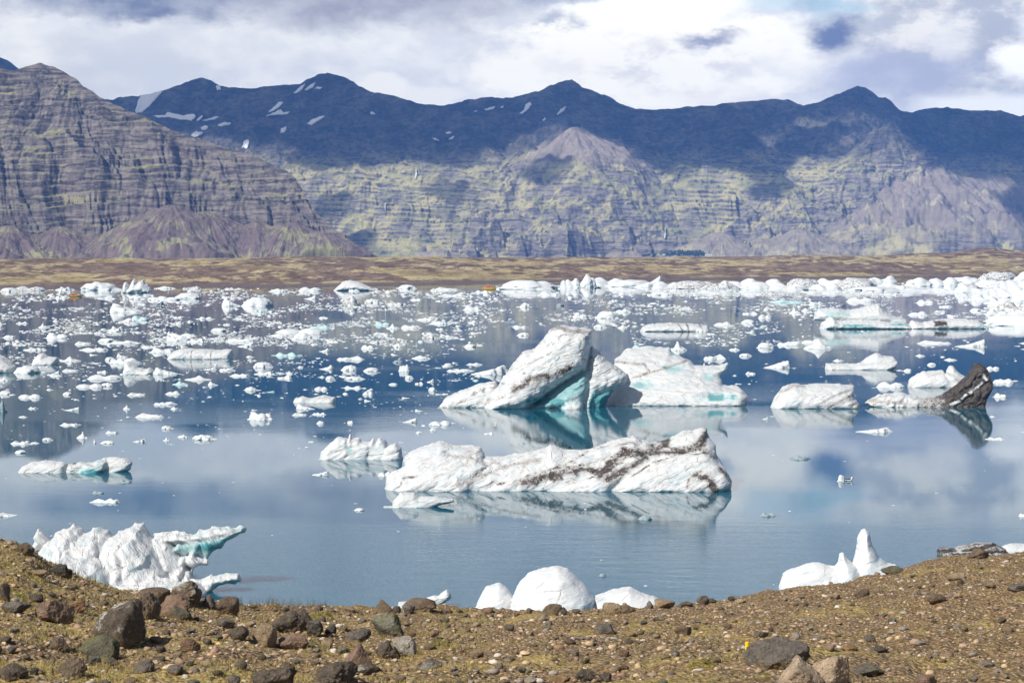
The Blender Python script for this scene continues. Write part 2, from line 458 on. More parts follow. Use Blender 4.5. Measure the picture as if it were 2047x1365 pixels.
main_sil = [(-1200, 150), (-200, 130), (100, 190), (228, 197), (240, 192), (275, 190), (330, 180), (360, 172), (385, 160), (402, 156), (420, 160), (440, 172), (465, 178), (500, 178), (530, 175),
            (560, 172), (600, 166), (612, 160), (635, 150), (655, 148), (690, 157), (706, 163), (715, 172), (740, 183), (780, 191), (815, 199), (850, 208), (888, 213), (915, 207), (935, 199),
            (960, 196), (985, 194), (1005, 198), (1025, 196), (1050, 187), (1085, 176), (1100, 168), (1125, 162), (1143, 157), (1152, 163), (1165, 173), (1185, 180), (1200, 189), (1215, 194), (1240, 207),
            (1265, 213), (1300, 218), (1340, 220), (1390, 214), (1430, 211), (1480, 206), (1540, 198), (1575, 195), (1590, 203), (1605, 210), (1635, 207), (1660, 198), (1690, 183), (1715, 173), (1730, 175),
            (1750, 190), (1757, 196), (1770, 195), (1785, 207), (1797, 219), (1825, 226), (1850, 219), (1895, 215), (1925, 220), (1960, 222), (2000, 221), (2025, 228), (2040, 233), (2060, 228), (2200, 215), (2500, 190), (3200, 150)]
main_ridge, MR = build_mountain('mountain_ridge', main_sil, -300, 2900, 1.35,
    [(-300, 7600), (600, 7400), (900, 7300), (1300, 7400), (1500, 7350), (1700, 7300), (1900, 7700), (2900, 7700)], 1.5,
    [(-0.2, -0.05), (0.0, 0.0), (0.10, 0.05), (0.22, 0.20), (0.36, 0.39), (0.44, 0.45), (0.54, 0.53), (0.68, 0.66), (0.85, 0.83), (1.0, 1.0)],
    (1, 230.0, 34.0), (18.0, 0.84, (0.035, 1.0), 330.0),
    [(1150, 246, 7960, 0.62, 0.14, 0, 1.0), (1122, 256, 7950, 0.80, 0.16, 1, 0.0), (1165, 250, 7950, 0.85, 0.16, 1, 0.0), (1060, 285, 7920, 0.75, 0.18, 1, 0.0),
     (1775, 244, 7880, 0.90, 0.18, 1, 0.0), (1748, 254, 7880, 0.95, 0.2, 1, 0.0), (1796, 260, 7860, 0.95, 0.2, 1, 0.0), (1712, 290, 7820, 0.85, 0.18, 1, 0.0),
     (1832, 305, 7800, 0.56, 0.14, 0, 1.0), (1560, 345, 7680, 0.85, 0.2, 1, 0.0), (1960, 335, 7900, 0.55, 0.14, 0, 1.0),
     (1440, 458, 0.05, 0.50, 0.2, 0, 0.9), (1600, 452, 0.05, 0.45, 0.2, 0, 0.9), (1520, 470, 0.03, 0.45, 0.2, 0, 0.9), (1250, 484, 0.03, 0.42, 0.2, 0, 0.9), (1720, 458, 0.05, 0.45, 0.2, 0, 0.9), (880, 492, 0.01, 0.42, 0.2, 0, 0.9), (1850, 430, 0.08, 0.48, 0.2, 0, 0.9)],
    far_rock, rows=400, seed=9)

# a farther dark peak at the far end of the range
tip_sil = [(-900, 110), (-300, 100), (-120, 96), (-40, 100), (0, 113), (15, 120), (32, 134), (60, 150), (110, 190)]
far_peak, FP_ = build_mountain('distant_peak', tip_sil, -700, 110, 3.0, [(-700, 9200), (110, 9200)], 1.3,
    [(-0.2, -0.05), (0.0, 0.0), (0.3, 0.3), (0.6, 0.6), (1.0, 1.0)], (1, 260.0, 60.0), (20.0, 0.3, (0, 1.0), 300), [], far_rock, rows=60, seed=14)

# ------------------------------------------------------------------ moraine plain on the far shore
def shore_py(px):      # water line of the far shore, in photo pixels
    return np.interp(px, [-2000, 0, 350, 620, 900, 1150, 1500, 2047, 4000], [580, 577, 576, 573, 568, 562, 558, 553, 550])
def crest_py(px):      # skyline of the plain
    return np.interp(px, [-2000, 0, 120, 300, 500, 640, 740, 900, 1300, 1500, 1640, 1750, 1830, 1880, 1920, 1960, 1985, 2020, 2060, 2300, 4000],
                     [516, 517, 516, 516, 515, 512, 513, 514, 514, 512, 509, 510, 506, 507, 500, 495, 494, 499, 498, 492, 500])
def build_plain():
    px = np.linspace(-900, 2950, 1500)
    a = (px - CX) / FPX
    Ds = -HC / slope_of(shore_py(px))
    Dc = np.interp(px, [-900, 600, 1400, 2047, 2950], [2350, 2350, 2750, 2900, 2900])
    zc = HC + slope_of(crest_py(px) + 1.0) * Dc
    t = np.concatenate([np.linspace(-0.25, 1.0, 210), 1 + np.linspace(0.02, 1.0, 60) ** 1.5 * 6.0])
    T, A = np.meshgrid(t, a, indexing='ij')
    D = Ds[None] + T * (Dc - Ds)[None]
    X, Y = A * D, D
    prof = np.interp(T, [-0.25, 0.0, 0.06, 0.3, 0.6, 0.9, 1.0, 1.4, 2.0, 7.0], [-0.35, 0.0, 0.10, 0.35, 0.62, 0.92, 1.0, 0.9, 0.55, 0.35])
    Z = prof * zc[None]
    hum = fbm2(X / 110, Y / 150, 5, 5, 0.55) * 3.2 + (ridge2(X / 160, Y / 90, 3, 15) - 0.3) * 3.0
    Z = Z + hum * sstep(0.0, 0.12, T) * (1 - 0.9 * sstep(0.88, 1.0, T)) * (1 - sstep(1.0, 1.3, T))
    Z = np.where(T > 1.3, Z + 0.5 * fbm2(X / 300, Y / 300, 3, 25), Z)
    m, tn, b = material('heath_and_gravel')
    p = tn.pos()
    q = tn.vscale(p, (1, 0.45, 2.5))
    n1 = tn.noise(q, 0.012, 6, 0.62); n2 = tn.noise(q, 0.06, 5, 0.65); n3 = tn.noise(tn.vadd(q, (400.0, 90.0, 0.0)), 0.006, 4, 0.6); n4 = tn.noise(q, 0.22, 4, 0.65)
    col = tn.mix(tn.step(n2, 0.35, 0.65), C(0.130, 0.088, 0.064), C(0.27, 0.195, 0.145))
    moss = tn.step(tn.add(n1, tn.mul(tn.sub(n2, 0.5), 0.7), tn.mul(tn.sub(n3, 0.5), 0.5)), 0.475, 0.56)
    col = tn.mix(tn.mul(moss, tn.step(n4, 0.30, 0.50, 0.35, 0.95)), col, tn.mix(tn.step(n2, 0.4, 0.62), C(0.33, 0.265, 0.115), C(0.52, 0.43, 0.25)))
    z = tn.sep(p)[2]
    col = tn.mix(tn.step(z, 2.6, 0.8), col, C(0.155, 0.125, 0.115))
    col = tn.mix(tn.mul(tn.step(n3, 0.56, 0.66), 0.7), col, C(0.14, 0.085, 0.062))
    tn.put(b.inputs['Base Color'], col)
    tn.put(b.inputs['Normal'], tn.bump(tn.add(tn.mul(tn.noise(q, 0.05, 6, 0.7), 6.0), tn.mul(n1, 8.0)), 1.0, 0.8))
    me = grid_mesh('far_plain', X, Y, Z, m)
    link('far_plain', me, kind='structure')
build_plain()

# ------------------------------------------------------------------ lagoon water
def build_water():
    m, t, b = material('glacial_water')
    b.inputs['Base Color'].default_value = (0.014, 0.110, 0.165, 1)
    b.inputs['Roughness'].default_value = 0.0
    b.inputs['IOR'].default_value = 1.45
    b.inputs['Specular IOR Level'].default_value = 0.5
    p = t.pos()
    patch = t.noise(t.vscale(p, (0.35, 1, 1)), 0.022, 3, 0.5)
    yy = t.sep(p)[1]
    near = t.step(yy, 208.0, 150.0)
    ruf = t.mul(t.step(t.add(patch, t.mul(near, 0.18)), 0.46, 0.64, 0.22, 1.0), t.add(0.12, t.mul(near, 1.15), t.mul(t.step(yy, 235.0, 290.0), 0.22)))
    w1 = t.noise(t.vscale(p, (0.9, 1.6, 1)), 1.7, 3, 0.6)
    w2 = t.noise(t.vscale(p, (0.7, 1.5, 1)), 0.35, 2, 0.5)
    h = t.mul(t.add(t.mul(w1, 0.014), t.mul(w2, 0.022)), ruf)
    t.put(b.inputs['Normal'], t.bump(h, 1.0, 1.0))
    V = np.array([(-6000, 20, 0), (6000, 20, 0), (6000, 3300, 0), (-6000, 3300, 0)], float)
    me = mesh_np('lagoon_water', V, np.array([[0, 1, 2, 3]]), m)
    link('lagoon_water', me, kind='structure')
build_water()

# ------------------------------------------------------------------ air
def build_haze():
    m = bpy.data.materials.new('pale_air'); m.use_nodes = True
    t = NT(m.node_tree); t.n.clear()
    out = t.n.new('ShaderNodeOutputMaterial')
    v = t.n.new('ShaderNodeVolumePrincipled')
    v.inputs['Color'].default_value = (0.13, 0.36, 1.0, 1)
    v.inputs['Density'].default_value = HAZE_DENSITY
    v.inputs['Anisotropy'].default_value = -0.4
    t.l.new(v.outputs[0], out.inputs['Volume'])
    x0, x1, y0, y1, z0, z1 = -7000, 7000, -1200, 10600, -140, 1000
    V = [(x, y, z) for z in (z0, z1) for y in (y0, y1) for x in (x0, x1)]
    F = [(0, 2, 3, 1), (4, 5, 7, 6), (0, 1, 5, 4), (2, 6, 7, 3), (0, 4, 6, 2), (1, 3, 7, 5)]
    me = mesh_np('haze', np.array(V), np.array(F), m, smooth=False)
    link('haze', me, kind='stuff')
HAZE_DENSITY = 6.0e-5
build_haze()
# ------------------------------------------------------------------ unseen cloud bank over the range, its outline shaped to shade the upper slopes
def inside_poly(px, py, pts):
    P = np.array(pts, float); n = len(P); r = np.zeros(px.shape, bool)
    for i in range(n):
        x1, y1 = P[i]; x2, y2 = P[(i + 1) % n]
        c = ((y1 > py) != (y2 > py)) & (px < (x2 - x1) * (py - y1) / (y2 - y1 + 1e-9) + x1)
        r ^= c
    return r
def build_cloud():
    shade = [(-400, -50), (-400, 330), (230, 262), (420, 278), (500, 296), (560, 316), (600, 333), (690, 336), (760, 330), (800, 318), (850, 330), (900, 332), (950, 318), (990, 300), (1036, 285),
             (1050, 266), (1100, 250), (1160, 250), (1196, 268), (1226, 294), (1268, 316), (1306, 342), (1345, 354), (1400, 338), (1440, 344), (1500, 340), (1530, 352), (1560, 350), (1600, 318), (1650, 312), (1705, 325),
             (1715, 345), (1690, 300), (1672, 264), (1735, 258), (1752, 240), (1795, 240), (1822, 290), (1850, 330), (1900, 352), (1950, 362), (1990, 345), (2047, 372), (2500, 400), (2500, -50)]
    holes = [[(1560, 262), (1610, 238), (1700, 228), (1755, 224), (1750, 250), (1680, 258)], [(470, 310), (515, 286), (600, 276), (596, 304), (540, 314)], [(1385, 250), (1450, 198), (1485, 205), (1440, 245)], [(1590, 305), (1640, 284), (1690, 282), (1670, 304)],
             [(1465, 300), (1540, 272), (1575, 280), (1545, 312), (1490, 314)], [(860, 318), (930, 296), (985, 290), (960, 316)], [(1230, 330), (1260, 300), (1290, 310), (1300, 345)]]
    extra = [[(1940, 462), (2000, 452), (2080, 440), (2200, 450), (2200, 486), (2040, 488), (1980, 480)], [(1950, 395), (2100, 372), (2300, 380), (2300, 430), (2060, 432)],
             [(1490, 352), (1530, 345), (1570, 365), (1560, 400), (1520, 398)], [(600, 420), (680, 400), (720, 404), (700, 432), (640, 440)], [(1040, 345), (1100, 325), (1130, 350), (1080, 375)], [(830, 385), (900, 370), (960, 380), (880, 400)], [(640, 480), (720, 470), (760, 512), (680, 512)]]
    ALT = 1560.0
    cell = 22.0
    x0, y0, nx, ny = -5200.0, 6100.0, 470, 215
    num = np.zeros((ny, nx)); den = np.zeros((ny, nx))
    for (a, Db, W, tt, Z) in (MR, FP_):
        T, A = np.meshgrid(tt, a, indexing='ij')
        D = Db[None] + T * W[None]; X = A * D
        keep = (T > -0.1) & (T < 1.06)
        px, py = to_px(X, D, Z)
        px = px + 34 * fbm2(px / 75, py / 40, 5, 77, .6); py = py + 19 * fbm2(px / 75, py / 40, 5, 88, .6)
        m = inside_poly(px, py, shade)
        for h in holes: m &= ~inside_poly(px, py, h)
        for h in extra: m |= inside_poly(px, py, h)
        if a is FP_[0]: m[:] = True
        k = (ALT - Z) / math.sin(SUN_EL)
        cx, cyy = X + sun_dir.x * k, D + sun_dir.y * k
        i = np.round((cx - x0) / cell).astype(int); j = np.round((cyy - y0) / cell).astype(int)
        ok = keep & (i >= 0) & (i < nx) & (j >= 0) & (j < ny)
        np.add.at(num, (j[ok], i[ok]), m[ok].astype(float)); np.add.at(den, (j[ok], i[ok]), 1.0)
    def blur(A, n):
        for _ in range(n):
            P = np.pad(A, 1, mode='edge')
            A = (P[:-2, 1:-1] + P[2:, 1:-1] + P[1:-1, :-2] + P[1:-1, 2:] + 2 * P[1:-1, 1:-1]) / 6
        return A
    d0 = blur(num, 1); w0 = blur(den, 1)
    for _ in range(60):                                 # spread to cells that no slope looks at
        hole = w0 < 1e-6
        if not hole.any(): break
        dn, wn = blur(d0, 1), blur(w0, 1)
        d0 = np.where(hole, dn, d0); w0 = np.where(hole, wn, w0)
    dens = blur(d0 / np.maximum(w0, 1e-9), 4)
    J, I = np.meshgrid(np.arange(ny), np.arange(nx), indexing='ij')
    X = x0 + I * cell; Y = y0 + J * cell
    rim = sstep(0, 8, I) * sstep(0, 8, nx - 1 - I) * sstep(0, 6, J) * sstep(0, 6, ny - 1 - J)
    dens = dens * rim
    puff = 0.5 + 0.5 * fbm2(X / 210, Y / 210, 5, 61)
    top = ALT + 4 + dens * (60 + 160 * np.clip(puff, 0, 1.4))
    bot = ALT - dens * (12 + 22 * np.clip(puff, 0, 1.4))
    keep = dens > 0.03
    cellk = keep[:-1, :-1] | keep[1:, :-1] | keep[:-1, 1:] | keep[1:, 1:]
    F = grid_faces(ny, nx)[cellk.ravel()]
    n = nx * ny
    V = np.concatenate([np.stack([X, Y, top], -1).reshape(-1, 3), np.stack([X, Y, bot], -1).reshape(-1, 3)])
    E = np.concatenate([F, F[:, ::-1] + n])
    # close the rim
    e = np.concatenate([F[:, [0, 1]], F[:, [1, 2]], F[:, [2, 3]], F[:, [3, 0]]])
    key = np.sort(e, 1); key = key[:, 0].astype(np.int64) * n + key[:, 1]
    u, idx, cnt = np.unique(key, return_index=True, return_counts=True)
    be = e[idx[cnt == 1]]
    S = np.stack([be[:, 1], be[:, 0], be[:, 0] + n, be[:, 1] + n], -1)
    E = np.concatenate([E, S])
    used = np.zeros(2 * n, bool); used[E.ravel()] = True
    remap = np.cumsum(used) - 1
    dd = np.concatenate([dens.ravel(), dens.ravel()])[used]
    m = bpy.data.materials.new('cloud_vapour'); m.use_nodes = True
    t = NT(m.node_tree); t.n.clear()
    out = t.n.new('ShaderNodeOutputMaterial')
    df = t.n.new('ShaderNodeBsdfDiffuse'); df.inputs[0].default_value = (0.85, 0.85, 0.86, 1)
    tr = t.n.new('ShaderNodeBsdfTransparent')
    tl = t.n.new('ShaderNodeBsdfTranslucent'); tl.inputs[0].default_value = (0.95, 0.96, 0.98, 1)
    m1 = t.n.new('ShaderNodeMixShader'); m1.inputs[0].default_value = 0.85; t.l.new(df.outputs[0], m1.inputs[1]); t.l.new(tl.outputs[0], m1.inputs[2])
    mx = t.n.new('ShaderNodeMixShader')
    t.put(mx.inputs[0], t.step(t.attr('dens'), 0.12, 0.85)); t.l.new(tr.outputs[0], mx.inputs[1]); t.l.new(m1.outputs[0], mx.inputs[2])
    t.l.new(mx.outputs[0], out.inputs[0])
    me = mesh_np('cloud_bank', V[used], remap[E], m, {'dens': dd})
    link('cloud_bank', me, kind='stuff')
build_cloud()
# ------------------------------------------------------------------ ice
def surface_nets(Fv, org, h):
    S = Fv < 0
    nx, ny, nz = Fv.shape
    sl = lambda i, n: slice(i, n - 1 + i)
    cor = [(i, j, k) for i in (0, 1) for j in (0, 1) for k in (0, 1)]
    cnt = sum(S[sl(i, nx), sl(j, ny), sl(k, nz)].astype(np.int8) for i, j, k in cor)
    cells = np.argwhere((cnt > 0) & (cnt < 8))
    idx = -np.ones((nx - 1, ny - 1, nz - 1), np.int64)
    idx[cells[:, 0], cells[:, 1], cells[:, 2]] = np.arange(len(cells))
    val = [Fv[cells[:, 0] + i, cells[:, 1] + j, cells[:, 2] + k] for i, j, k in cor]
    acc = np.zeros((len(cells), 3)); num = np.zeros(len(cells))
    for a in range(8):
        for b in range(a + 1, 8):
            d = np.abs(np.array(cor[a]) - np.array(cor[b]))
            if d.sum() != 1: continue
            x = (val[a] < 0) != (val[b] < 0)
            t = np.where(x, val[a] / np.where(x, val[a] - val[b], 1), 0)
            pa, pb = np.array(cor[a], float), np.array(cor[b], float)
            acc += np.where(x[:, None], pa + t[:, None] * (pb - pa), 0); num += x
    V = (cells + acc / num[:, None]) * h + np.array(org)
    Q = []
    for ax in range(3):
        u, w = (ax + 1) % 3, (ax + 2) % 3
        A = S; lo = [slice(None)] * 3; hi = [slice(None)] * 3
        lo[ax] = slice(0, -1); hi[ax] = slice(1, None)
        e = np.argwhere(A[tuple(lo)] != A[tuple(hi)])
        e = e[(e[:, u] > 0) & (e[:, w] > 0) & (e[:, u] < Fv.shape[u] - 1) & (e[:, w] < Fv.shape[w] - 1)]
        def c(du, dw):
            q = e.copy(); q[:, u] -= du; q[:, w] -= dw
            return idx[q[:, 0], q[:, 1], q[:, 2]]
        q = np.stack([c(1, 1), c(0, 1), c(0, 0), c(1, 0)], -1)
        flip = ~A[e[:, 0], e[:, 1], e[:, 2]]
        q[flip] = q[flip][:, ::-1]
        Q.append(q)
    Q = np.concatenate(Q)
    return V, Q[(Q >= 0).all(1)]

def poly_sd(x, z, P):
    """signed distance to a polygon, positive inside"""
    P = np.asarray(P, float); n = len(P)
    d = np.full(x.shape, 1e18); ins = np.zeros(x.shape, bool)
    for i in range(n):
        ax, az = P[i]; bx, bz = P[(i + 1) % n]
        ex, ez = bx - ax, bz - az
        wx, wz = x - ax, z - az
        t = np.clip((wx * ex + wz * ez) / (ex * ex + ez * ez + 1e-12), 0, 1)
        d = np.minimum(d, (wx - t * ex) ** 2 + (wz - t * ez) ** 2)
        ins ^= ((az > z) != (bz > z)) & (x < ex * (z - az) / (ez + (1e-12 if ez == 0 else 0)) + ax)
    return np.where(ins, 1, -1) * np.sqrt(d)
def line_dist(x, z, P):
    d = np.full(x.shape, 1e18)
    for (ax, az), (bx, bz) in zip(P[:-1], P[1:]):
        ex, ez = bx - ax, bz - az
        t = np.clip(((x - ax) * ex + (z - az) * ez) / (ex * ex + ez * ez + 1e-12), 0, 1)
        d = np.minimum(d, (x - ax - t * ex) ** 2 + (z - az - t * ez) ** 2)
    return np.sqrt(d)

def build_ice_materials():
    m, t, b = material('berg_ice')
    p = t.obj(); fl_v = t.attr('flow', True)
    teal, dirt, vein = t.attr('teal'), t.attr('dirt'), t.attr('vein')
    n = t.noise(p, 0.9, 6, 0.62); n2 = t.noise(p, 3.2, 5, 0.65)
    col = t.mix(t.step(n, 0.35, 0.65), C(0.68, 0.70, 0.71), C(0.78, 0.775, 0.76))
    cool = t.noise(fl_v, 0.55, 4, 0.6)
    col = t.mix(t.step(cool, 0.50, 0.70, 0.0, 0.75), col, C(0.56, 0.655, 0.685))
    ck = t.voro(t.vadd(t.vscale(fl_v, (0.35, 0.6, 1.0)), t.vscale(t.n.new('ShaderNodeTexNoise').outputs['Color'], (0.25, 0.25, 0.25))), 0.75, 'DISTANCE_TO_EDGE')
    crack = t.mul(t.step(ck, 0.028, 0.0), t.step(n, 0.40, 0.62))
    col = t.mix(t.mul(crack, 0.55), col, C(0.30, 0.35, 0.37))
    tealm = t.step(t.add(teal, t.mul(t.sub(n2, 0.5), 0.30)), 0.12, 1.05)
    col = t.mix(tealm, col, t.mix(t.step(teal, 0.75, 1.25), C(0.42, 0.62, 0.63), C(0.07, 0.32, 0.36)))
    # thin grey melt lines that follow the old layers
    z = t.sep(p)
    fl = t.attr('flow', True)
    warp = t.add(t.sep(fl)[2], t.mul(t.noise(fl, 0.35, 4, 0.6), 3.6))
    ln = t.math('ABSOLUTE', t.sub(t.math('FRACT', t.mul(warp, 0.62)), 0.5))
    lines = t.mul(t.step(ln, 0.13, 0.0), t.step(n, 0.38, 0.60), vein)
    smudge = t.mul(t.step(t.add(n, t.mul(t.sub(n2, 0.5), 0.5)), 0.52, 0.74), vein, 0.34)
    col = t.mix(t.math('MINIMUM', t.add(t.mul(lines, 0.85), smudge), 0.9), col, C(0.26, 0.23, 0.195))
    n3 = t.noise(p, 7.0, 4, 0.7)
    halo = t.step(t.add(dirt, t.mul(t.sub(n2, 0.5), 0.6), t.mul(t.sub(n3, 0.5), 0.7)), 0.08, 0.62, 0.0, 0.62)
    col = t.mix(halo, col, C(0.33, 0.295, 0.265))
    dm = t.step(t.add(dirt, t.mul(t.sub(n2, 0.5), 1.5), t.mul(t.sub(n, 0.5), 0.8), t.mul(t.sub(n3, 0.5), 0.9)), 0.50, 0.80)
    col = t.mix(dm, col, t.mix(t.step(n2, 0.40, 0.62), C(0.028, 0.023, 0.021), C(0.11, 0.088, 0.076)))
    t.put(b.inputs['Base Color'], col)
    b.inputs['Roughness'].default_value = 0.38
    b.inputs['Specular IOR Level'].default_value = 0.45
    h = t.add(t.mul(t.noise(t.vscale(fl, (0.35, 0.7, 1.7)), 1.1, 6, 0.62), 0.60), t.mul(t.noise(p, 5.0, 4, 0.65), 0.12), t.mul(lines, -0.10), t.mul(crack, -0.10))
    t.put(b.inputs['Normal'], t.bump(t.mul(h, t.attr('rough')), 1.0, 0.75))
    m2, t, b = material('floe_ice')
    p = t.pos(); r = t.rnd()
    n = t.noise(p, 0.8, 4, 0.6)
    col = t.mix(t.step(n, 0.36, 0.66), C(0.76, 0.77, 0.77), C(0.68, 0.72, 0.73))
    col = t.mix(t.math('MINIMUM', t.attr('teal'), 0.9), col, C(0.42, 0.62, 0.64))
    tint = t.n.new('ShaderNodeAttribute'); tint.attribute_type = 'OBJECT'; tint.attribute_name = 'grime'
    g = t.step(t.add(n, tint.outputs['Fac']), 0.95, 1.25)
    col = t.mix(g, col, C(0.24, 0.22, 0.20))
    tb = t.n.new('ShaderNodeAttribute'); tb.attribute_type = 'OBJECT'; tb.attribute_name = 'blue'
    col = t.mix(t.mul(tb.outputs['Fac'], 0.8), col, C(0.44, 0.66, 0.67))
    tg = t.n.new('ShaderNodeAttribute'); tg.attribute_type = 'OBJECT'; tg.attribute_name = 'grey'
    col = t.mix(t.mul(tg.outputs['Fac'], 0.9), col, C(0.26, 0.33, 0.36))
    t.put(b.inputs['Base Color'], col)
    b.inputs['Roughness'].default_value = 0.5
    t.put(b.inputs['Normal'], t.bump(t.noise(p, 2.2, 5, 0.6), 0.25, 0.6))
    return m, m2
ICE, FLOE = build_ice_materials()

def L(poly, T, dy=0.0, S=None, lean=0.4, teal=0.0, dirt=0.0):
    return dict(poly=poly, T=T, dy=dy, S=S, lean=lean, teal=teal, dirt=dirt)

def sdf_berg(name, yw, lobes, label, vox=2.6, k=0.35, amp=0.16, freq=0.55, groove=None, spots=(), dirt=(), vein=0.5, carve=(), clean=(), crease=0.22, rough=1.0, cat='iceberg', group=None, seed=0):
    D = -HC / float(slope_of(yw))
    ppm = FPX / D
    allp = np.array([q for l in lobes for q in l['poly']], float)
    cxp = (allp[:, 0].min() + allp[:, 0].max()) / 2
    X0 = float(at_depth(cxp, yw, D)[0])
    def loc(P):
        P = np.asarray(P, float)
        x, y, z = at_depth(P[:, 0], P[:, 1], D)
        z = np.where(P[:, 1] >= yw - 1.0, -0.9, z)
        return np.stack([x - X0, z], -1)
    h = vox / ppm
    for l in lobes:
        l['P'] = loc(l['poly'])
    A = np.concatenate([l['P'] for l in lobes])
    y0 = min(l['dy'] - l['T'] - 0.4 for l in lobes) - 0.4
    zt = A[:, 1].max()
    y1 = max(l['dy'] + l['T'] + max(l['lean'], 0) * l['P'][:, 1].max() for l in lobes) + 0.8
    xs = np.arange(A[:, 0].min() - 4 * h - 0.3, A[:, 0].max() + 4 * h + 0.3, h)
    ys = np.arange(y0, y1, h * 1.15)
    zs = np.arange(-0.9, zt + 5 * h + 0.3, h)
    Xg, Zg = np.meshgrid(xs, zs, indexing='ij')
    Yb = ys[None, :, None]
    Fm = None; fs = []
    for l in lobes:
        w2 = 0.5 * h + 0.02
        s = poly_sd(Xg + 0.12 * amp * 4 * perlin2(Xg * 1.3, Zg * 1.3, seed + 5), Zg + 0.12 * amp * 4 * perlin2(Xg * 1.3, Zg * 1.3, seed + 6), l['P'])
        S = l['S'] or 0.75 * l['T']
        w = l['T'] * np.sqrt(np.clip(1 - (1 - np.clip(s / S, 0, 1)) ** 2, 0, 1))
        yc = l['dy'] + l['lean'] * np.maximum(Zg, 0)
        ay = np.abs(Yb - yc[:, None, :])
        f = np.where(s[:, None, :] > 0, ay - w[:, None, :], np.sqrt(np.minimum(s, 0)[:, None, :] ** 2 + ay ** 2))
        fs.append(f.astype(np.float32))
        if Fm is None: Fm = f
        else:
            hh = np.clip(0.5 + 0.5 * (Fm - f) / k, 0, 1)
            Fm = Fm + (f - Fm) * hh - k * hh * (1 - hh)
    for (px, py, rx, ry, dep) in carve:
        q = loc([(px, py)])[0]
        e = np.sqrt(((Xg[:, None, :] - q[0]) * ppm / rx) ** 2 + ((Zg[:, None, :] - q[1]) * ppm / ry) ** 2)
        Fm = Fm + dep * np.exp(-(e * 1.1) ** 2) * (Yb < np.inf)
    fl = math.atan2(-groove[0], groove[1]) if groove else 0.35
    if abs(fl) > 1.2: fl = 0.5
    fc, fs_ = math.cos(fl), math.sin(fl)
    near = np.abs(Fm) < 3.0 * amp + 2 * h
    ii = np.argwhere(near)
    xx, yy, zz = xs[ii[:, 0]], ys[ii[:, 1]], zs[ii[:, 2]]
    fu, fv = xx * fc + zz * fs_, -xx * fs_ + zz * fc
    d = amp * fbm3(fu * freq * 0.55, yy * freq * 0.8, fv * freq * 1.5, 5, seed, 0.54)
    if groove:
        gx, gz, gs, ga = groove
        q = (xx * gx + zz * gz) * gs
        wv = fbm3(xx * 0.3, yy * 0.3, zz * 0.3, 3, seed + 9) * 1.4
        d = d + ga * (np.abs(2 * ((q + wv) % 1.0) - 1.0) - 0.5)
    Fm[near] += d
    V, Q = surface_nets(Fm, (xs[0], ys[0], zs[0]), 1.0) if False else surface_nets_aniso(Fm, xs, ys, zs)
    # tint weights
    gi = np.clip(np.round((V - [xs[0], ys[0], zs[0]]) / [h, h * 1.15, h]).astype(int), 0, np.array(Fm.shape) - 1)
    sc_w = np.stack([np.exp(-np.clip(f[gi[:, 0], gi[:, 1], gi[:, 2]], -4, 4) / 0.16) for f in fs], -1)
    sc_w /= sc_w.sum(-1, keepdims=True)
    tw = np.stack([np.exp(-np.clip(f[gi[:, 0], gi[:, 1], gi[:, 2]], -4, 4) / 0.4) for f in fs], -1); tw /= tw.sum(-1, keepdims=True)
    teal = tw @ np.array([l['teal'] for l in lobes]); drt = sc_w @ np.array([l['dirt'] for l in lobes])
    nz_ = fbm3(V[:, 0] * 0.8, V[:, 1] * 0.8, V[:, 2] * 0.8, 3, seed + 4)
    for (px, py, rx, ry, a) in spots:
        q = loc([(px, py)])[0]
        e = np.hypot((V[:, 0] - q[0]) * ppm / rx, (V[:, 2] - q[1]) * ppm / ry)
        teal = np.maximum(teal, a * (1 - sstep(0.25, 1.35, e + 0.5 * nz_)))
    for (pl, wd, a) in dirt:
        ld = line_dist(V[:, 0], V[:, 2], loc(pl)) * ppm / wd
        drt = np.maximum(drt, a * (1 - sstep(0.0, 1.7, ld + 0.7 * nz_)))
    if len(lobes) > 1:
        srt = np.sort(sc_w, 1); cr = 1 - sstep(0.05, 0.75, srt[:, -1] - srt[:, -2])
        drt = np.maximum(drt, crease * cr * sstep(0.1, 0.5, V[:, 2]) * np.clip(0.8 + nz_, 0.2, 1.4))
    for (pl, wd) in clean:
        ld = line_dist(V[:, 0], V[:, 2], loc(pl)) * ppm / wd
        drt = drt * sstep(0.5, 1.3, ld + 0.5 * nz_)
    teal = np.maximum(teal, 0.45 * (1 - sstep(0.05, 0.28, V[:, 2])))
    me = mesh_np(name, V, Q, ICE, {'teal': teal, 'dirt': drt, 'vein': np.full(len(V), vein), 'rough': np.full(len(V), rough)})
    fl_ = np.stack([V[:, 0] * fc + V[:, 2] * fs_, V[:, 1], -V[:, 0] * fs_ + V[:, 2] * fc], -1)
    me.attributes.new('flow', 'FLOAT_VECTOR', 'POINT').data.foreach_set('vector', fl_.astype(np.float32).ravel())
    o = link(name, me, (X0, D, 0.0))
    thing(o, label, cat, group)
    LAND.append((o, (allp[:, 0].min(), allp[:, 0].max(), allp[:, 1].min(), yw)))
    return o
def surface_nets_aniso(Fv, xs, ys, zs):
    V, Q = surface_nets(Fv, (0, 0, 0), 1.0)
    st = np.array([xs[1] - xs[0], ys[1] - ys[0], zs[1] - zs[0]])
    return V * st + np.array([xs[0], ys[0], zs[0]]), Q
LAND = []

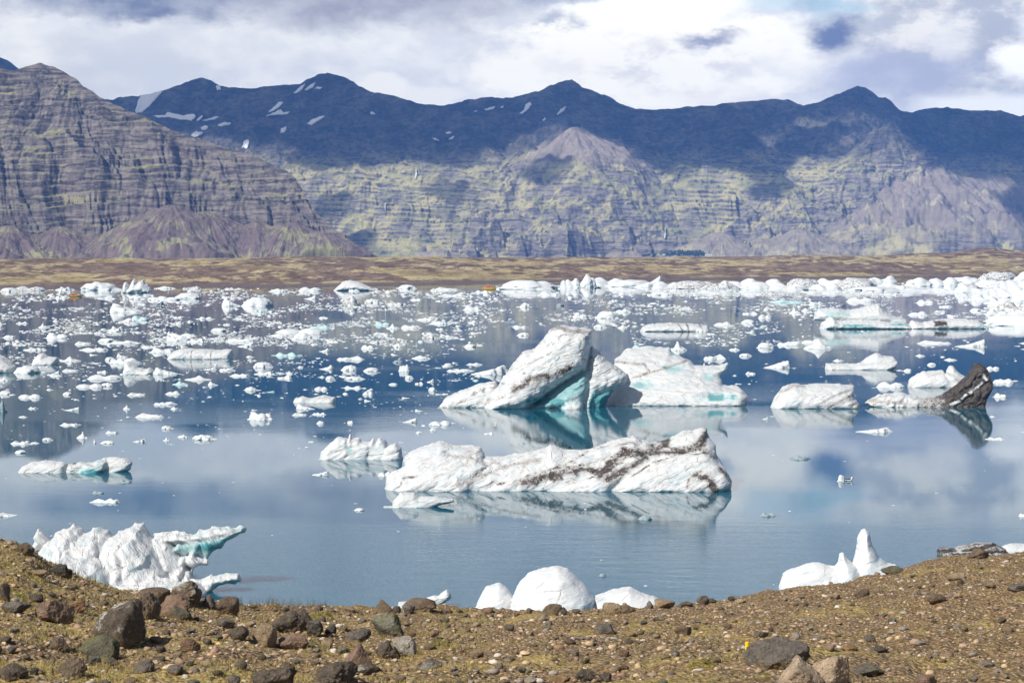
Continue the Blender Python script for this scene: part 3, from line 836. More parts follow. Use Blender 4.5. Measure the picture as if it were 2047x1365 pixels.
# --- the bergs one can tell apart, outlines in photo pixels turned into metres at each berg's own distance
sdf_berg('iceberg', 814, [
    L([(962, 816), (985, 788), (1003, 762), (1022, 733), (1046, 705), (1070, 699), (1086, 680), (1101, 662), (1125, 652), (1150, 655), (1185, 661), (1184, 685), (1180, 712), (1173, 740), (1120, 770), (1060, 812), (1050, 816)], 4.6, -0.6, 3.0, 0.42),
    L([(1040, 816), (1090, 785), (1172, 735), (1182, 745), (1180, 780), (1165, 816)], 3.4, 0.5, 2.5, 0.35, 1.0),
    L([(1160, 816), (1172, 740), (1180, 690), (1196, 702), (1216, 724), (1243, 740), (1258, 752), (1250, 768), (1228, 782), (1200, 790), (1185, 816)], 2.8, 1.2, 1.8, 0.35),
    L([(1165, 816), (1180, 785), (1235, 775), (1215, 800), (1205, 816)], 2.6, 1.8, 1.6, 0.2, 1.3),
    L([(872, 816), (890, 796), (918, 784), (955, 771), (992, 764), (1000, 790), (985, 816)], 2.6, 1.2, 1.6, 0.5, 0.12),
    L([(1115, 816), (1128, 803), (1150, 799), (1162, 806), (1168, 816)], 2.0, -2.2, 1.0, 0.3)],
    'tall tilted white iceberg streaked with grey lines above a turquoise undercut face', k=0.4, amp=0.22, freq=0.34, groove=(-0.42, 1.0, 0.42, 0.24),
    spots=[(1100, 800, 60, 16, 1.2), (1195, 800, 25, 20, 1.4)], dirt=[([(1030, 775), (1062, 756), (1105, 748), (1135, 735)], 9, 0.75), ([(1105, 652), (1130, 660), (1180, 667)], 4, 0.6), ([(1172, 735), (1120, 768), (1085, 792)], 4, 0.5)], vein=1.0, crease=0.42, seed=1)
sdf_berg('iceberg', 805, [
    L([(1200, 808), (1222, 785), (1236, 765), (1231, 742), (1234, 722), (1262, 704), (1300, 698), (1346, 700), (1354, 712), (1386, 724), (1394, 734), (1440, 735), (1464, 728), (1456, 746), (1443, 752), (1445, 770), (1478, 772), (1491, 789), (1476, 808)], 3.6, -3.6, 3.4, 1.5),
    L([(1225, 808), (1245, 782), (1320, 765), (1400, 760), (1440, 772), (1478, 776), (1490, 790), (1474, 808)], 3.2, -4.4, 2.0, 0.9),
    L([(1236, 770), (1234, 724), (1262, 705), (1300, 699), (1345, 701), (1352, 714), (1330, 745), (1280, 765)], 2.2, -2.6, 2.2, 1.5)],
    'wide white iceberg with turquoise hollows, directly right of the tall tilted iceberg', k=1.3, amp=0.26, freq=0.4, groove=(0.18, 1.0, 0.3, 0.10),
    carve=[(1278, 766, 34, 13, 0.9), (1355, 736, 30, 10, 0.7), (1416, 755, 16, 8, 0.5), (1425, 788, 46, 10, 0.9)],
    spots=[(1278, 767, 34, 12, 0.95), (1350, 738, 30, 10, 0.85), (1416, 754, 15, 8, 0.9), (1425, 789, 46, 10, 1.1), (1352, 708, 8, 10, 0.9), (1455, 742, 10, 10, 0.7)],
    dirt=[([(1232, 726), (1290, 730), (1300, 745), (1260, 756), (1340, 735), (1390, 720)], 3.0, 0.55)], vein=0.3, seed=2)
sdf_berg('iceberg', 977, [
    L([(768, 979), (772, 958), (780, 948), (806, 936), (806, 918), (820, 906), (860, 893), (880, 888), (905, 897), (925, 897), (958, 899), (966, 910), (968, 918), (1000, 918), (1050, 912), (1090, 902), (1102, 896), (1130, 905), (1180, 905), (1230, 886), (1270, 880), (1308, 892), (1342, 884), (1372, 870), (1420, 863),
       (1425, 880), (1436, 895), (1438, 915), (1450, 935), (1463, 962), (1458, 979)], 2.5, 0.2, 2.3, 0.8),
    L([(780, 979), (800, 950), (870, 925), (950, 915), (985, 930), (960, 955), (930, 979)], 2.4, -0.4, 1.8, 0.8),
    L([(930, 979), (990, 950), (1080, 925), (1170, 908), (1230, 890), (1270, 884), (1290, 895), (1230, 925), (1120, 955), (1040, 979)], 2.4, 0.0, 1.4, 0.8),
    L([(1060, 979), (1130, 958), (1220, 935), (1255, 942), (1215, 979)], 2.2, -0.5, 1.2, 0.6),
    L([(1195, 979), (1250, 945), (1300, 918), (1370, 902), (1425, 900), (1437, 920), (1440, 979)], 2.9, -0.2, 1.9, 0.7),
    L([(1340, 979), (1360, 945), (1405, 922), (1432, 925), (1450, 938), (1463, 962), (1458, 974), (1430, 979)], 2.5, -0.5, 1.4, 0.4)],
    'long low white iceberg crossed by a thick diagonal band of black ash', k=0.5, amp=0.15, freq=0.6, groove=(-0.5, 1.0, 0.62, 0.14),
    dirt=[([(1050, 962), (1120, 945), (1165, 935), (1200, 945), (1250, 905), (1300, 905), (1340, 890)], 10, 0.86), ([(1210, 955), (1260, 935), (1300, 910), (1380, 900), (1410, 885), (1420, 870)], 8, 0.80), ([(1340, 905), (1400, 900), (1430, 915)], 7, 0.66),
          ([(1385, 945), (1412, 950), (1425, 974)], 11, 0.85), ([(1440, 935), (1458, 958)], 6, 0.72), ([(920, 965), (1000, 935), (1080, 918)], 5, 0.48), ([(870, 910), (930, 915), (965, 925)], 4, 0.42)],
    vein=0.45, crease=0.62, seed=3)
sdf_berg('iceberg', 917, [
    L([(634, 919), (645, 900), (660, 886), (674, 876), (690, 876), (700, 884), (705, 905), (690, 919)], 1.5, 0, 0.9, 0.4),
    L([(675, 919), (690, 885), (698, 872), (704, 880), (716, 876), (722, 884), (740, 886), (745, 900), (735, 919)], 1.6, 0.3, 0.7, 0.4),
    L([(715, 919), (725, 895), (738, 884), (745, 877), (751, 887), (757, 875), (770, 881), (774, 895), (770, 919)], 1.4, 0.3, 0.5, 0.4),
    L([(755, 919), (770, 895), (790, 885), (803, 897), (805, 917), (800, 919)], 1.2, -0.2, 0.6, 0.3)],
    'small jagged white iceberg with pointed crests left of the ash-banded iceberg', k=0.12, amp=0.16, freq=1.1, spots=[(700, 897, 6, 7, 0.9), (720, 912, 30, 4, 0.6)], vein=0.3, vox=2.0, seed=4)
sdf_berg('iceberg', 943, [
    L([(26, 945), (45, 932), (62, 924), (90, 921), (120, 924), (133, 927), (133, 945)], 1.4, 0, 0.8, 0.5),
    L([(128, 945), (135, 928), (150, 925), (178, 925), (190, 928), (185, 938), (150, 945)], 1.1, 0.2, 0.7, 0.3, 0.25, 0.15),
    L([(140, 945), (170, 930), (195, 920), (214, 921), (216, 935), (195, 945)], 1.2, -0.2, 0.7, 0.3, 0.55),
    L([(185, 930), (205, 917), (225, 915), (250, 918), (262, 926), (258, 940), (212, 945)], 1.1, 0.6, 0.6, 0.4)],
    'low two-part iceberg with a turquoise waist in open water, left of the jagged small iceberg', k=0.1, amp=0.12, freq=0.9, spots=[(190, 940, 40, 6, 1.2)], dirt=[([(133, 926), (150, 926)], 5, 0.7), ([(170, 927), (190, 930)], 3, 0.5)], vein=0.4, vox=2.0, seed=5)
sdf_berg('iceberg', 1180, [
    L([(40, 1200), (52, 1120), (70, 1105), (96, 1078), (126, 1064), (142, 1069), (150, 1078), (178, 1067), (200, 1074), (215, 1100), (240, 1130), (230, 1200)], 3.0, 0.8, 2.0, 0.6),
    L([(160, 1200), (180, 1130), (205, 1085), (230, 1070), (256, 1060), (271, 1058), (281, 1072), (296, 1090), (320, 1130), (345, 1165), (340, 1200)], 3.0, 0.2, 1.8, 0.6),
    L([(280, 1140), (288, 1090), (300, 1080), (318, 1079), (330, 1090), (347, 1115), (372, 1145), (385, 1165), (320, 1180)], 1.3, 1.2, 0.8, 0.4),
    L([(60, 1200), (75, 1150), (130, 1110), (200, 1115), (228, 1135), (238, 1165), (235, 1200)], 3.0, -1.4, 1.6, 0.4, 0.25),
    L([(215, 1200), (245, 1160), (300, 1152), (400, 1160), (420, 1176), (420, 1200)], 2.2, -1.8, 1.0, 0.5),
    L([(48, 1110), (50, 1084), (58, 1066), (68, 1073), (83, 1090), (86, 1108)], 0.8, 2.0, 0.6, 0.2),
    L([(310, 1092), (318, 1080), (342, 1076), (376, 1078), (398, 1070), (420, 1064), (450, 1064), (478, 1067), (458, 1078), (420, 1090), (350, 1098)], 1.2, 2.2, 0.6, 0.1),
    L([(335, 1110), (345, 1092), (400, 1082), (470, 1068), (440, 1096), (415, 1113), (405, 1124), (370, 1118)], 0.85, 2.2, 0.6, 0.0, 1.15),
    L([(345, 1138), (355, 1120), (378, 1112), (392, 1120), (412, 1131), (388, 1139)], 0.7, 1.4, 0.5, 0.1),
    L([(360, 1182), (380, 1162), (440, 1148), (478, 1146), (484, 1158), (440, 1168), (395, 1182)], 1.0, -0.2, 0.5, 0.1)],
    'big fluted white iceberg behind the rocky slope with an overhanging turquoise fin', k=0.55, amp=0.14, freq=0.5, groove=(1.0, 0.55, 0.55, 0.42),
    spots=[(95, 1110, 20, 22, 0.55), (195, 1150, 40, 22, 0.5), (275, 1130, 14, 20, 0.45), (420, 1100, 50, 14, 1.2)], dirt=[([(235, 1130), (252, 1128)], 2.5, 0.6), ([(318, 1090), (335, 1092), (420, 1078), (465, 1068)], 2.5, 0.5)], vein=0.22, vox=2.4, seed=6)
sdf_berg('iceberg', 1238, [
    L([(1018, 1240), (1026, 1195), (1038, 1170), (1056, 1152), (1078, 1144), (1116, 1138), (1136, 1143), (1158, 1163), (1178, 1183), (1188, 1200), (1182, 1240)], 2.3, 0, 2.0, 0.5),
    L([(940, 1240), (955, 1205), (972, 1180), (998, 1172), (1011, 1178), (1024, 1198), (1028, 1240)], 1.3, 0.8, 1.0, 0.4),
    L([(1175, 1240), (1186, 1201), (1200, 1196), (1222, 1188), (1262, 1183), (1290, 1195), (1312, 1200), (1326, 1208), (1325, 1240)], 1.4, 0.9, 0.9, 0.5)],
    'smooth rounded white iceberg dome grounded just beyond the stony crest', k=0.9, amp=0.10, freq=0.6, rough=0.45, spots=[(1165, 1215, 22, 14, 0.42)], vein=0.15, vox=2.6, seed=7)
sdf_berg('iceberg', 1212, [
    L([(835, 1214), (842, 1200), (868, 1190), (880, 1192), (885, 1204), (870, 1214)], 0.6, 0, 0.35, 0.3),
    L([(868, 1202), (880, 1187), (893, 1179), (900, 1186), (902, 1196), (884, 1207)], 0.5, 0, 0.3, 0.2),
    L([(790, 1214), (796, 1203), (815, 1201), (822, 1214)], 0.5, 0, 0.3, 0.2)],
    'small winged white ice block behind two brown crest boulders', k=0.06, amp=0.07, freq=1.5, spots=[(880, 1206, 16, 4, 1.0)], vein=0.2, vox=2.0, seed=8)
sdf_berg('iceberg', 1185, [
    L([(1552, 1188), (1560, 1166), (1568, 1148), (1583, 1140), (1630, 1127), (1648, 1129), (1668, 1138), (1680, 1160), (1670, 1188)], 1.5, 0, 1.1, 0.4),
    L([(1640, 1188), (1660, 1145), (1672, 1136), (1679, 1124), (1682, 1108), (1688, 1106), (1696, 1119), (1712, 1132), (1720, 1160), (1710, 1188)], 1.1, -0.2, 0.9, 0.3),
    L([(1690, 1188), (1708, 1135), (1717, 1103), (1722, 1078), (1730, 1064), (1737, 1062), (1745, 1069), (1750, 1093), (1762, 1118), (1780, 1130), (1796, 1132), (1804, 1146), (1800, 1188)], 1.3, 0.5, 1.0, 0.25)],
    'smooth white iceberg with one tall finger-like spire behind the gravel bank', k=0.9, amp=0.07, freq=0.7, rough=0.35, vein=0.2, vox=2.2, seed=9)
sdf_berg('iceberg', 1106, [
    L([(1870, 1108), (1875, 1099), (1890, 1093), (1905, 1096), (1925, 1092), (1950, 1086), (1985, 1085), (1995, 1090), (2012, 1098), (2012, 1108)], 0.9, 0, 0.5, 0.5, 0, 0.6)],
    'flat dark ice slab striped with volcanic ash at the gravel bank', k=0.08, amp=0.10, freq=1.3, groove=(-0.15, 1.0, 2.2, 0.10), dirt=[([(1875, 1100), (1930, 1098), (1990, 1088)], 4, 1.0), ([(1900, 1104), (2010, 1100)], 3, 1.0)], vein=0.8, vox=1.8, seed=10)
sdf_berg('iceberg', 1102, [L([(1990, 1104), (2005, 1092), (2025, 1087), (2060, 1088), (2110, 1090), (2130, 1104)], 1.0, 0, 0.6, 0.5)],
    'low clean white ice slab touching the ash-striped slab at the gravel bank', amp=0.07, freq=1.0, vein=0.1, vox=2.2, seed=11)
sdf_berg('iceberg', 814, [
    L([(1536, 816), (1550, 795), (1568, 776), (1590, 769), (1612, 772), (1640, 769), (1676, 770), (1712, 772), (1710, 795), (1718, 806), (1716, 816)], 4.0, 0, 2.4, 0.8)],
    'blunt white iceberg with slanting brown stripes beside the dark shard-shaped iceberg', amp=0.16, freq=0.5, groove=(-0.45, 1.0, 0.5, 0.16), dirt=[([(1650, 812), (1680, 795), (1712, 786)], 5, 0.62), ([(1625, 808), (1660, 790), (1710, 776)], 3, 0.55), ([(1560, 785), (1590, 771), (1612, 774)], 3, 0.5), ([(1690, 808), (1716, 802)], 3, 0.6)], vein=0.25, seed=12)
sdf_berg('iceberg', 812, [
    L([(1730, 806), (1742, 798), (1765, 790), (1800, 785), (1832, 792), (1850, 800), (1830, 814), (1760, 814)], 2.2, 0, 1.2, 0.7),
    L([(1800, 814), (1830, 798), (1870, 796), (1892, 786), (1925, 775), (1930, 800), (1900, 814)], 2.0, 0, 1.1, 0.5, 0, 0.55),
    L([(1880, 814), (1885, 790), (1915, 768), (1938, 747), (1950, 730), (1960, 726), (1972, 735), (1984, 758), (1984, 780), (1972, 797), (1966, 814)], 1.9, 0, 0.7, 0.1, 0, 1.05)],
    'ash-blackened iceberg rearing up into a sharp dark shard', k=0.25, amp=0.24, freq=0.6, groove=(-0.7, 1.0, 0.9, 0.34), dirt=[([(1890, 800), (1960, 735)], 26, 0.9), ([(1740, 800), (1840, 808)], 5, 0.5)], clean=[([(1918, 795), (1926, 788)], 2.6), ([(1935, 783), (1944, 774)], 2.6), ([(1950, 772), (1958, 764)], 2.6), ([(1895, 806), (1912, 800)], 2.6), ([(1962, 750), (1968, 758)], 3)], vein=0.9, seed=13)
sdf_berg('iceberg', 773, [
    L([(1812, 775), (1820, 758), (1848, 744), (1888, 742), (1905, 760), (1925, 775)], 3.0, 0, 2.0, 0.7),
    L([(1888, 770), (1893, 745), (1900, 730), (1908, 733), (1915, 743), (1932, 755), (1928, 768), (1910, 775)], 1.8, -0.6, 1.2, 0.4, 0, 0.12)],
    'rounded white iceberg with a knobbly end floating behind the dark shard', amp=0.18, freq=0.6, vein=0.5, dirt=[([(1893, 745), (1920, 765)], 5, 0.5)], seed=14)
sdf_berg('iceberg', 656, [
    L([(1630, 640), (1632, 628), (1642, 619), (1672, 616), (1700, 622), (1725, 617), (1745, 612), (1762, 609), (1772, 622), (1790, 632), (1815, 640), (1815, 650), (1700, 648)], 6.0, 2, 4.0, 0.6),
    L([(1632, 658), (1640, 644), (1660, 633), (1670, 642), (1720, 640), (1800, 645), (1815, 650), (1815, 658)], 6.0, -4, 2.5, 0.4)],
    'large pale iceberg with a turquoise hollow crest and waterline, far out in the lagoon', k=0.8, amp=0.4, freq=0.22, spots=[(1670, 628, 34, 9, 0.8), (1740, 632, 30, 5, 0.4), (1700, 649, 45, 4, 1.1), (1790, 648, 25, 4, 1.1)], vein=0.25, vox=1.8, seed=15)
sdf_berg('iceberg', 656, [L([(1806, 658), (1820, 640), (1840, 645), (1875, 638), (1920, 637), (1950, 640), (1970, 652), (1972, 658)], 5.0, -3, 2.2, 0.6)],
    'low white iceberg with one black ash spot beside the turquoise-hollowed iceberg', amp=0.4, freq=0.25, spots=[(1950, 652, 20, 4, 0.8)], dirt=[([(1866, 647), (1880, 645)], 6, 1.2)], vein=0.3, vox=1.8, seed=16)
sdf_berg('iceberg', 738, [
    L([(1648, 740), (1652, 727), (1700, 728), (1750, 722), (1796, 724), (1790, 736), (1770, 740)], 3.2, 0, 1.5, 0.5),
    L([(1720, 732), (1735, 716), (1755, 706), (1768, 712), (1790, 714), (1796, 724), (1780, 734)], 2.4, 0.8, 1.4, 0.5)],
    'white iceberg shaped like a slab with a raised stern, above the striped blunt iceberg', amp=0.2, freq=0.45, vein=0.2, vox=2.0, seed=17)
sdf_berg('iceberg', 662, [L([(1276, 664), (1285, 653), (1300, 648), (1340, 646), (1385, 647), (1415, 651), (1421, 664)], 5.0, 0, 1.6, 0.6)],
    'long flat white iceberg notched with thin dark cracks behind the tall tilted iceberg', amp=0.25, freq=0.3, vein=0.4, dirt=[([(1355, 648), (1362, 660)], 2, 0.8), ([(1372, 648), (1376, 662)], 2, 0.8), ([(1398, 648), (1404, 662)], 2, 0.9), ([(1280, 661), (1420, 661)], 2, 0.6)], vox=1.8, seed=18)
sdf_berg('iceberg', 717, [L([(330, 719), (338, 710), (348, 702), (362, 697), (400, 698), (430, 700), (462, 699), (466, 708), (464, 719)], 3.4, 0, 1.5, 0.5)],
    'boxy white iceberg ribbed with fine vertical cracks amid the small floes', amp=0.14, freq=0.5, groove=(1.0, 0.1, 1.1, 0.12), vein=0.5, dirt=[([(385, 700), (387, 717)], 1.6, 0.7), ([(424, 700), (426, 717)], 1.6, 0.8), ([(335, 716), (465, 716)], 1.8, 0.5)], vox=1.8, seed=19)
sdf_berg('iceberg', 744, [L([(-70, 746), (-50, 720), (-20, 708), (0, 711), (18, 722), (31, 733), (28, 746)], 4.0, 0, 2.4, 0.5)],
    'cone-shaped white iceberg with grey seams cut off by the left picture edge', amp=0.2, freq=0.5, groove=(0.8, 1.0, 0.6, 0.14), vein=0.9, vox=2.2, seed=20)
sdf_berg('iceberg', 748, [
    L([(246, 750), (247, 728), (254, 722), (262, 725), (275, 735), (290, 738), (300, 735), (308, 742), (306, 750)], 2.4, 0, 1.2, 0.4)],
    'squat white iceberg with a blunt horn at one end, below the boxy ribbed iceberg', amp=0.18, freq=0.7, spots=[(262, 742, 14, 6, 0.5)], vein=0.1, vox=1.8, seed=21)
sdf_berg('iceberg', 729, [L([(63, 731), (66, 720), (76, 708), (85, 706), (95, 713), (114, 715), (117, 724), (110, 731)], 2.6, 0, 1.4, 0.4)],
    'humpbacked white iceberg between the cone-shaped iceberg and the boxy ribbed one', amp=0.18, freq=0.6, vein=0.3, vox=1.8, seed=22)
sdf_berg('iceberg', 804, [L([(583, 806), (590, 796), (604, 793), (622, 796), (648, 790), (670, 795), (672, 806)], 1.9, 0, 1.0, 0.4)],
    'low knobbly white iceberg alone on dark water left of the tall tilted iceberg', amp=0.16, freq=0.8, vein=0.5, vox=1.8, seed=23)
sdf_berg('iceberg', 1012, [
    L([(783, 1014), (785, 1004), (800, 985), (828, 986), (838, 994), (870, 993), (905, 998), (908, 1003), (880, 1009), (830, 1014)], 1.1, 0, 0.6, 0.5),
    L([(758, 1016), (768, 1010), (800, 1010), (820, 1014)], 0.6, -0.6, 0.25, 0.3)],
    'small clean white iceberg floating in the reflection of the ash-banded iceberg', k=0.08, amp=0.07, freq=1.1, vein=0.08, vox=2.0, seed=24)
sdf_berg('iceberg', 586, [
    L([(243, 588), (246, 568), (250, 562), (255, 568), (258, 578), (262, 588)], 5.0, 0, 3, 0.3),
    L([(250, 588), (258, 572), (266, 557), (271, 561), (273, 566), (284, 560), (290, 568), (300, 576), (308, 588)], 7.0, 1, 4, 0.4)],
    'craggy white iceberg with ragged towers against the far brown shore', amp=0.8, freq=0.25, vein=0.1, vox=1.5, seed=25)
sdf_berg('iceberg', 581, [L([(664, 583), (675, 573), (685, 564), (700, 560), (720, 565), (735, 572), (762, 580), (765, 583)], 7.0, 0, 4, 0.5)],
    'broad white hump of ice against the far brown shore', amp=0.6, freq=0.2, vein=0.3, vox=1.5, seed=26)
# ------------------------------------------------------------------ ice floes
def proto_floe(kind, seed, n=26):
    """a floe one unit wide; height is in the same unit"""
    rng = np.random.RandomState(seed)
    Hk = dict(flat=0.10, hump=0.24, peak=0.42, wedge=0.26, twin=0.26, crag=0.46, long=0.11)[kind]
    h = 1.0 / n
    xs = np.arange(-0.62, 0.62, h); ys = np.arange(-0.5, 0.5, h); zs = np.arange(-0.12, Hk * 1.35 + 0.1, min(h, Hk / 7))
    X, Y, Z = np.meshgrid(xs, ys, zs, indexing='ij')
    th = np.arctan2(Y / 0.72, X); r = np.hypot(X, Y / 0.72)
    out = 0.43 * (1 + 0.34 * perlin2(np.cos(th) * 1.3 + seed, np.sin(th) * 1.3, seed) + 0.24 * perlin2(np.cos(th) * 3.2, np.sin(th) * 3.2 + seed, seed + 3))
    if kind == 'long': out = out * (1 - 0.25 * np.abs(np.sin(th)))
    q = np.clip(1 - r / out, -1, 1)
    edge = np.clip(q, 0, 1)
    slab = 0.040 + 0.025 * rng.rand()
    top = slab * np.clip(edge * 5, 0, 1) ** 0.8 * (1 + 0.8 * perlin2(X * 4 + seed * 3, Y * 4, seed + 2))
    def bump(cx, cy, rad, hh, p=1.0):
        d = np.hypot(X - cx, (Y - cy) * 1.2) / rad * (1 + 0.18 * perlin2(X * 5 + cx * 9, Y * 5, seed + 31))
        return hh * (np.clip(1 - d, 0, 1) ** p if kind == 'peak' else np.clip(1 - d * d, 0, 1) ** (p * 0.9))
    if kind == 'hump': top = top + bump(rng.uniform(-.12, .12), 0.02, 0.42, Hk, 0.8)
    if kind == 'peak': top = top + np.maximum(bump(rng.uniform(-.2, .2), 0.03, 0.30, Hk, 1.15), bump(rng.uniform(-.2, .2), 0, .36, Hk * 0.5, .8))
    if kind == 'wedge': top = top + np.clip((X * (1 if seed % 2 else -1) + 0.25) / 0.6, 0, 1) ** 1.6 * Hk * np.clip(edge * 5, 0, 1)
    if kind == 'twin': top = top + np.maximum(bump(-0.22, 0.0, 0.24, Hk, .9), bump(0.2, 0.03, 0.26, Hk * rng.uniform(.5, .9), .9))
    if kind == 'crag':
        for _ in range(6):
            top = np.maximum(top, slab + bump(rng.uniform(-.3, .3), rng.uniform(-.1, .15), rng.uniform(.14, .28), Hk * rng.uniform(.45, 1.05), 0.75))
    if kind in ('flat', 'long'): top = top + np.clip(edge * 4, 0, 1) * Hk * np.clip(0.15 + 1.3 * perlin2(X * 3.4 + seed, Y * 3.4, seed + 9), -0.2, 1.2)
    rough = fbm3(X * 5, Y * 5, Z * 9, 3, seed)
    F = np.maximum(Z - top, (r - out) * 0.6) + 0.042 * rough * (1 if Hk > 0.15 else 0.5)
    V, Q = surface_nets_aniso(F, xs, ys, zs)
    e = V[:, :2]; s = 1.0 / max(1e-3, np.ptp(e[:, 0])); V = V * [s, s, s]
    return V, Q
KINDS_ = ['flat', 'flat', 'long', 'hump', 'hump', 'peak', 'wedge', 'twin', 'crag', 'long', 'flat', 'peak', 'crag', 'wedge', 'hump', 'crag', 'twin', 'wedge']
PROTO = []
for i_, k_ in enumerate(KINDS_):
    V_, Q_ = proto_floe(k_, 40 + i_, 30)
    t_ = 0.45 * (1 - sstep(0.0, 0.03, V_[:, 2]))
    PROTO.append((k_, mesh_np('floe_shape', V_, Q_, FLOE, {'teal': t_}), V_[:, 2].max()))
FLOES = []
def put_floe(px, py, wpx, hpx, kind=None, tint='white', rng=random, pid=None, yaw=None):
    """waterline centre in photo pixels, width and height in photo pixels"""
    x, y, _ = on_level(px, py)
    m = wpx * y / FPX
    ids = [i for i, (k, _, _) in enumerate(PROTO) if kind is None or k in kind]
    i = rng.choice(ids) if pid is None else pid
    k, me, zt = PROTO[i]
    o = bpy.data.objects.new('ice_floe', me); COL.objects.link(o)
    o.location = (float(x), float(y), 0.0)
    dep = rng.uniform(0.8, 1.2)
    o.scale = (float(m) * rng.choice((-1, 1)) if False else float(m), float(m) * dep, float(hpx * y / FPX / zt))
    o.rotation_euler = (0, 0, yaw if yaw is not None else rng.choice((0, math.pi)) + rng.uniform(-0.35, 0.35))
    o['grime'] = 0.56 if tint == 'grimy' else 0.28
    o['blue'] = 1.0 if tint == 'blue' else 0.0
    o['grey'] = 1.0 if tint == 'grey' else 0.0
    FLOES.append(dict(o=o, px=px, py=py - hpx / 2, w=wpx, h=hpx, k=k, t=tint))
    return o
FR = random.Random(11)
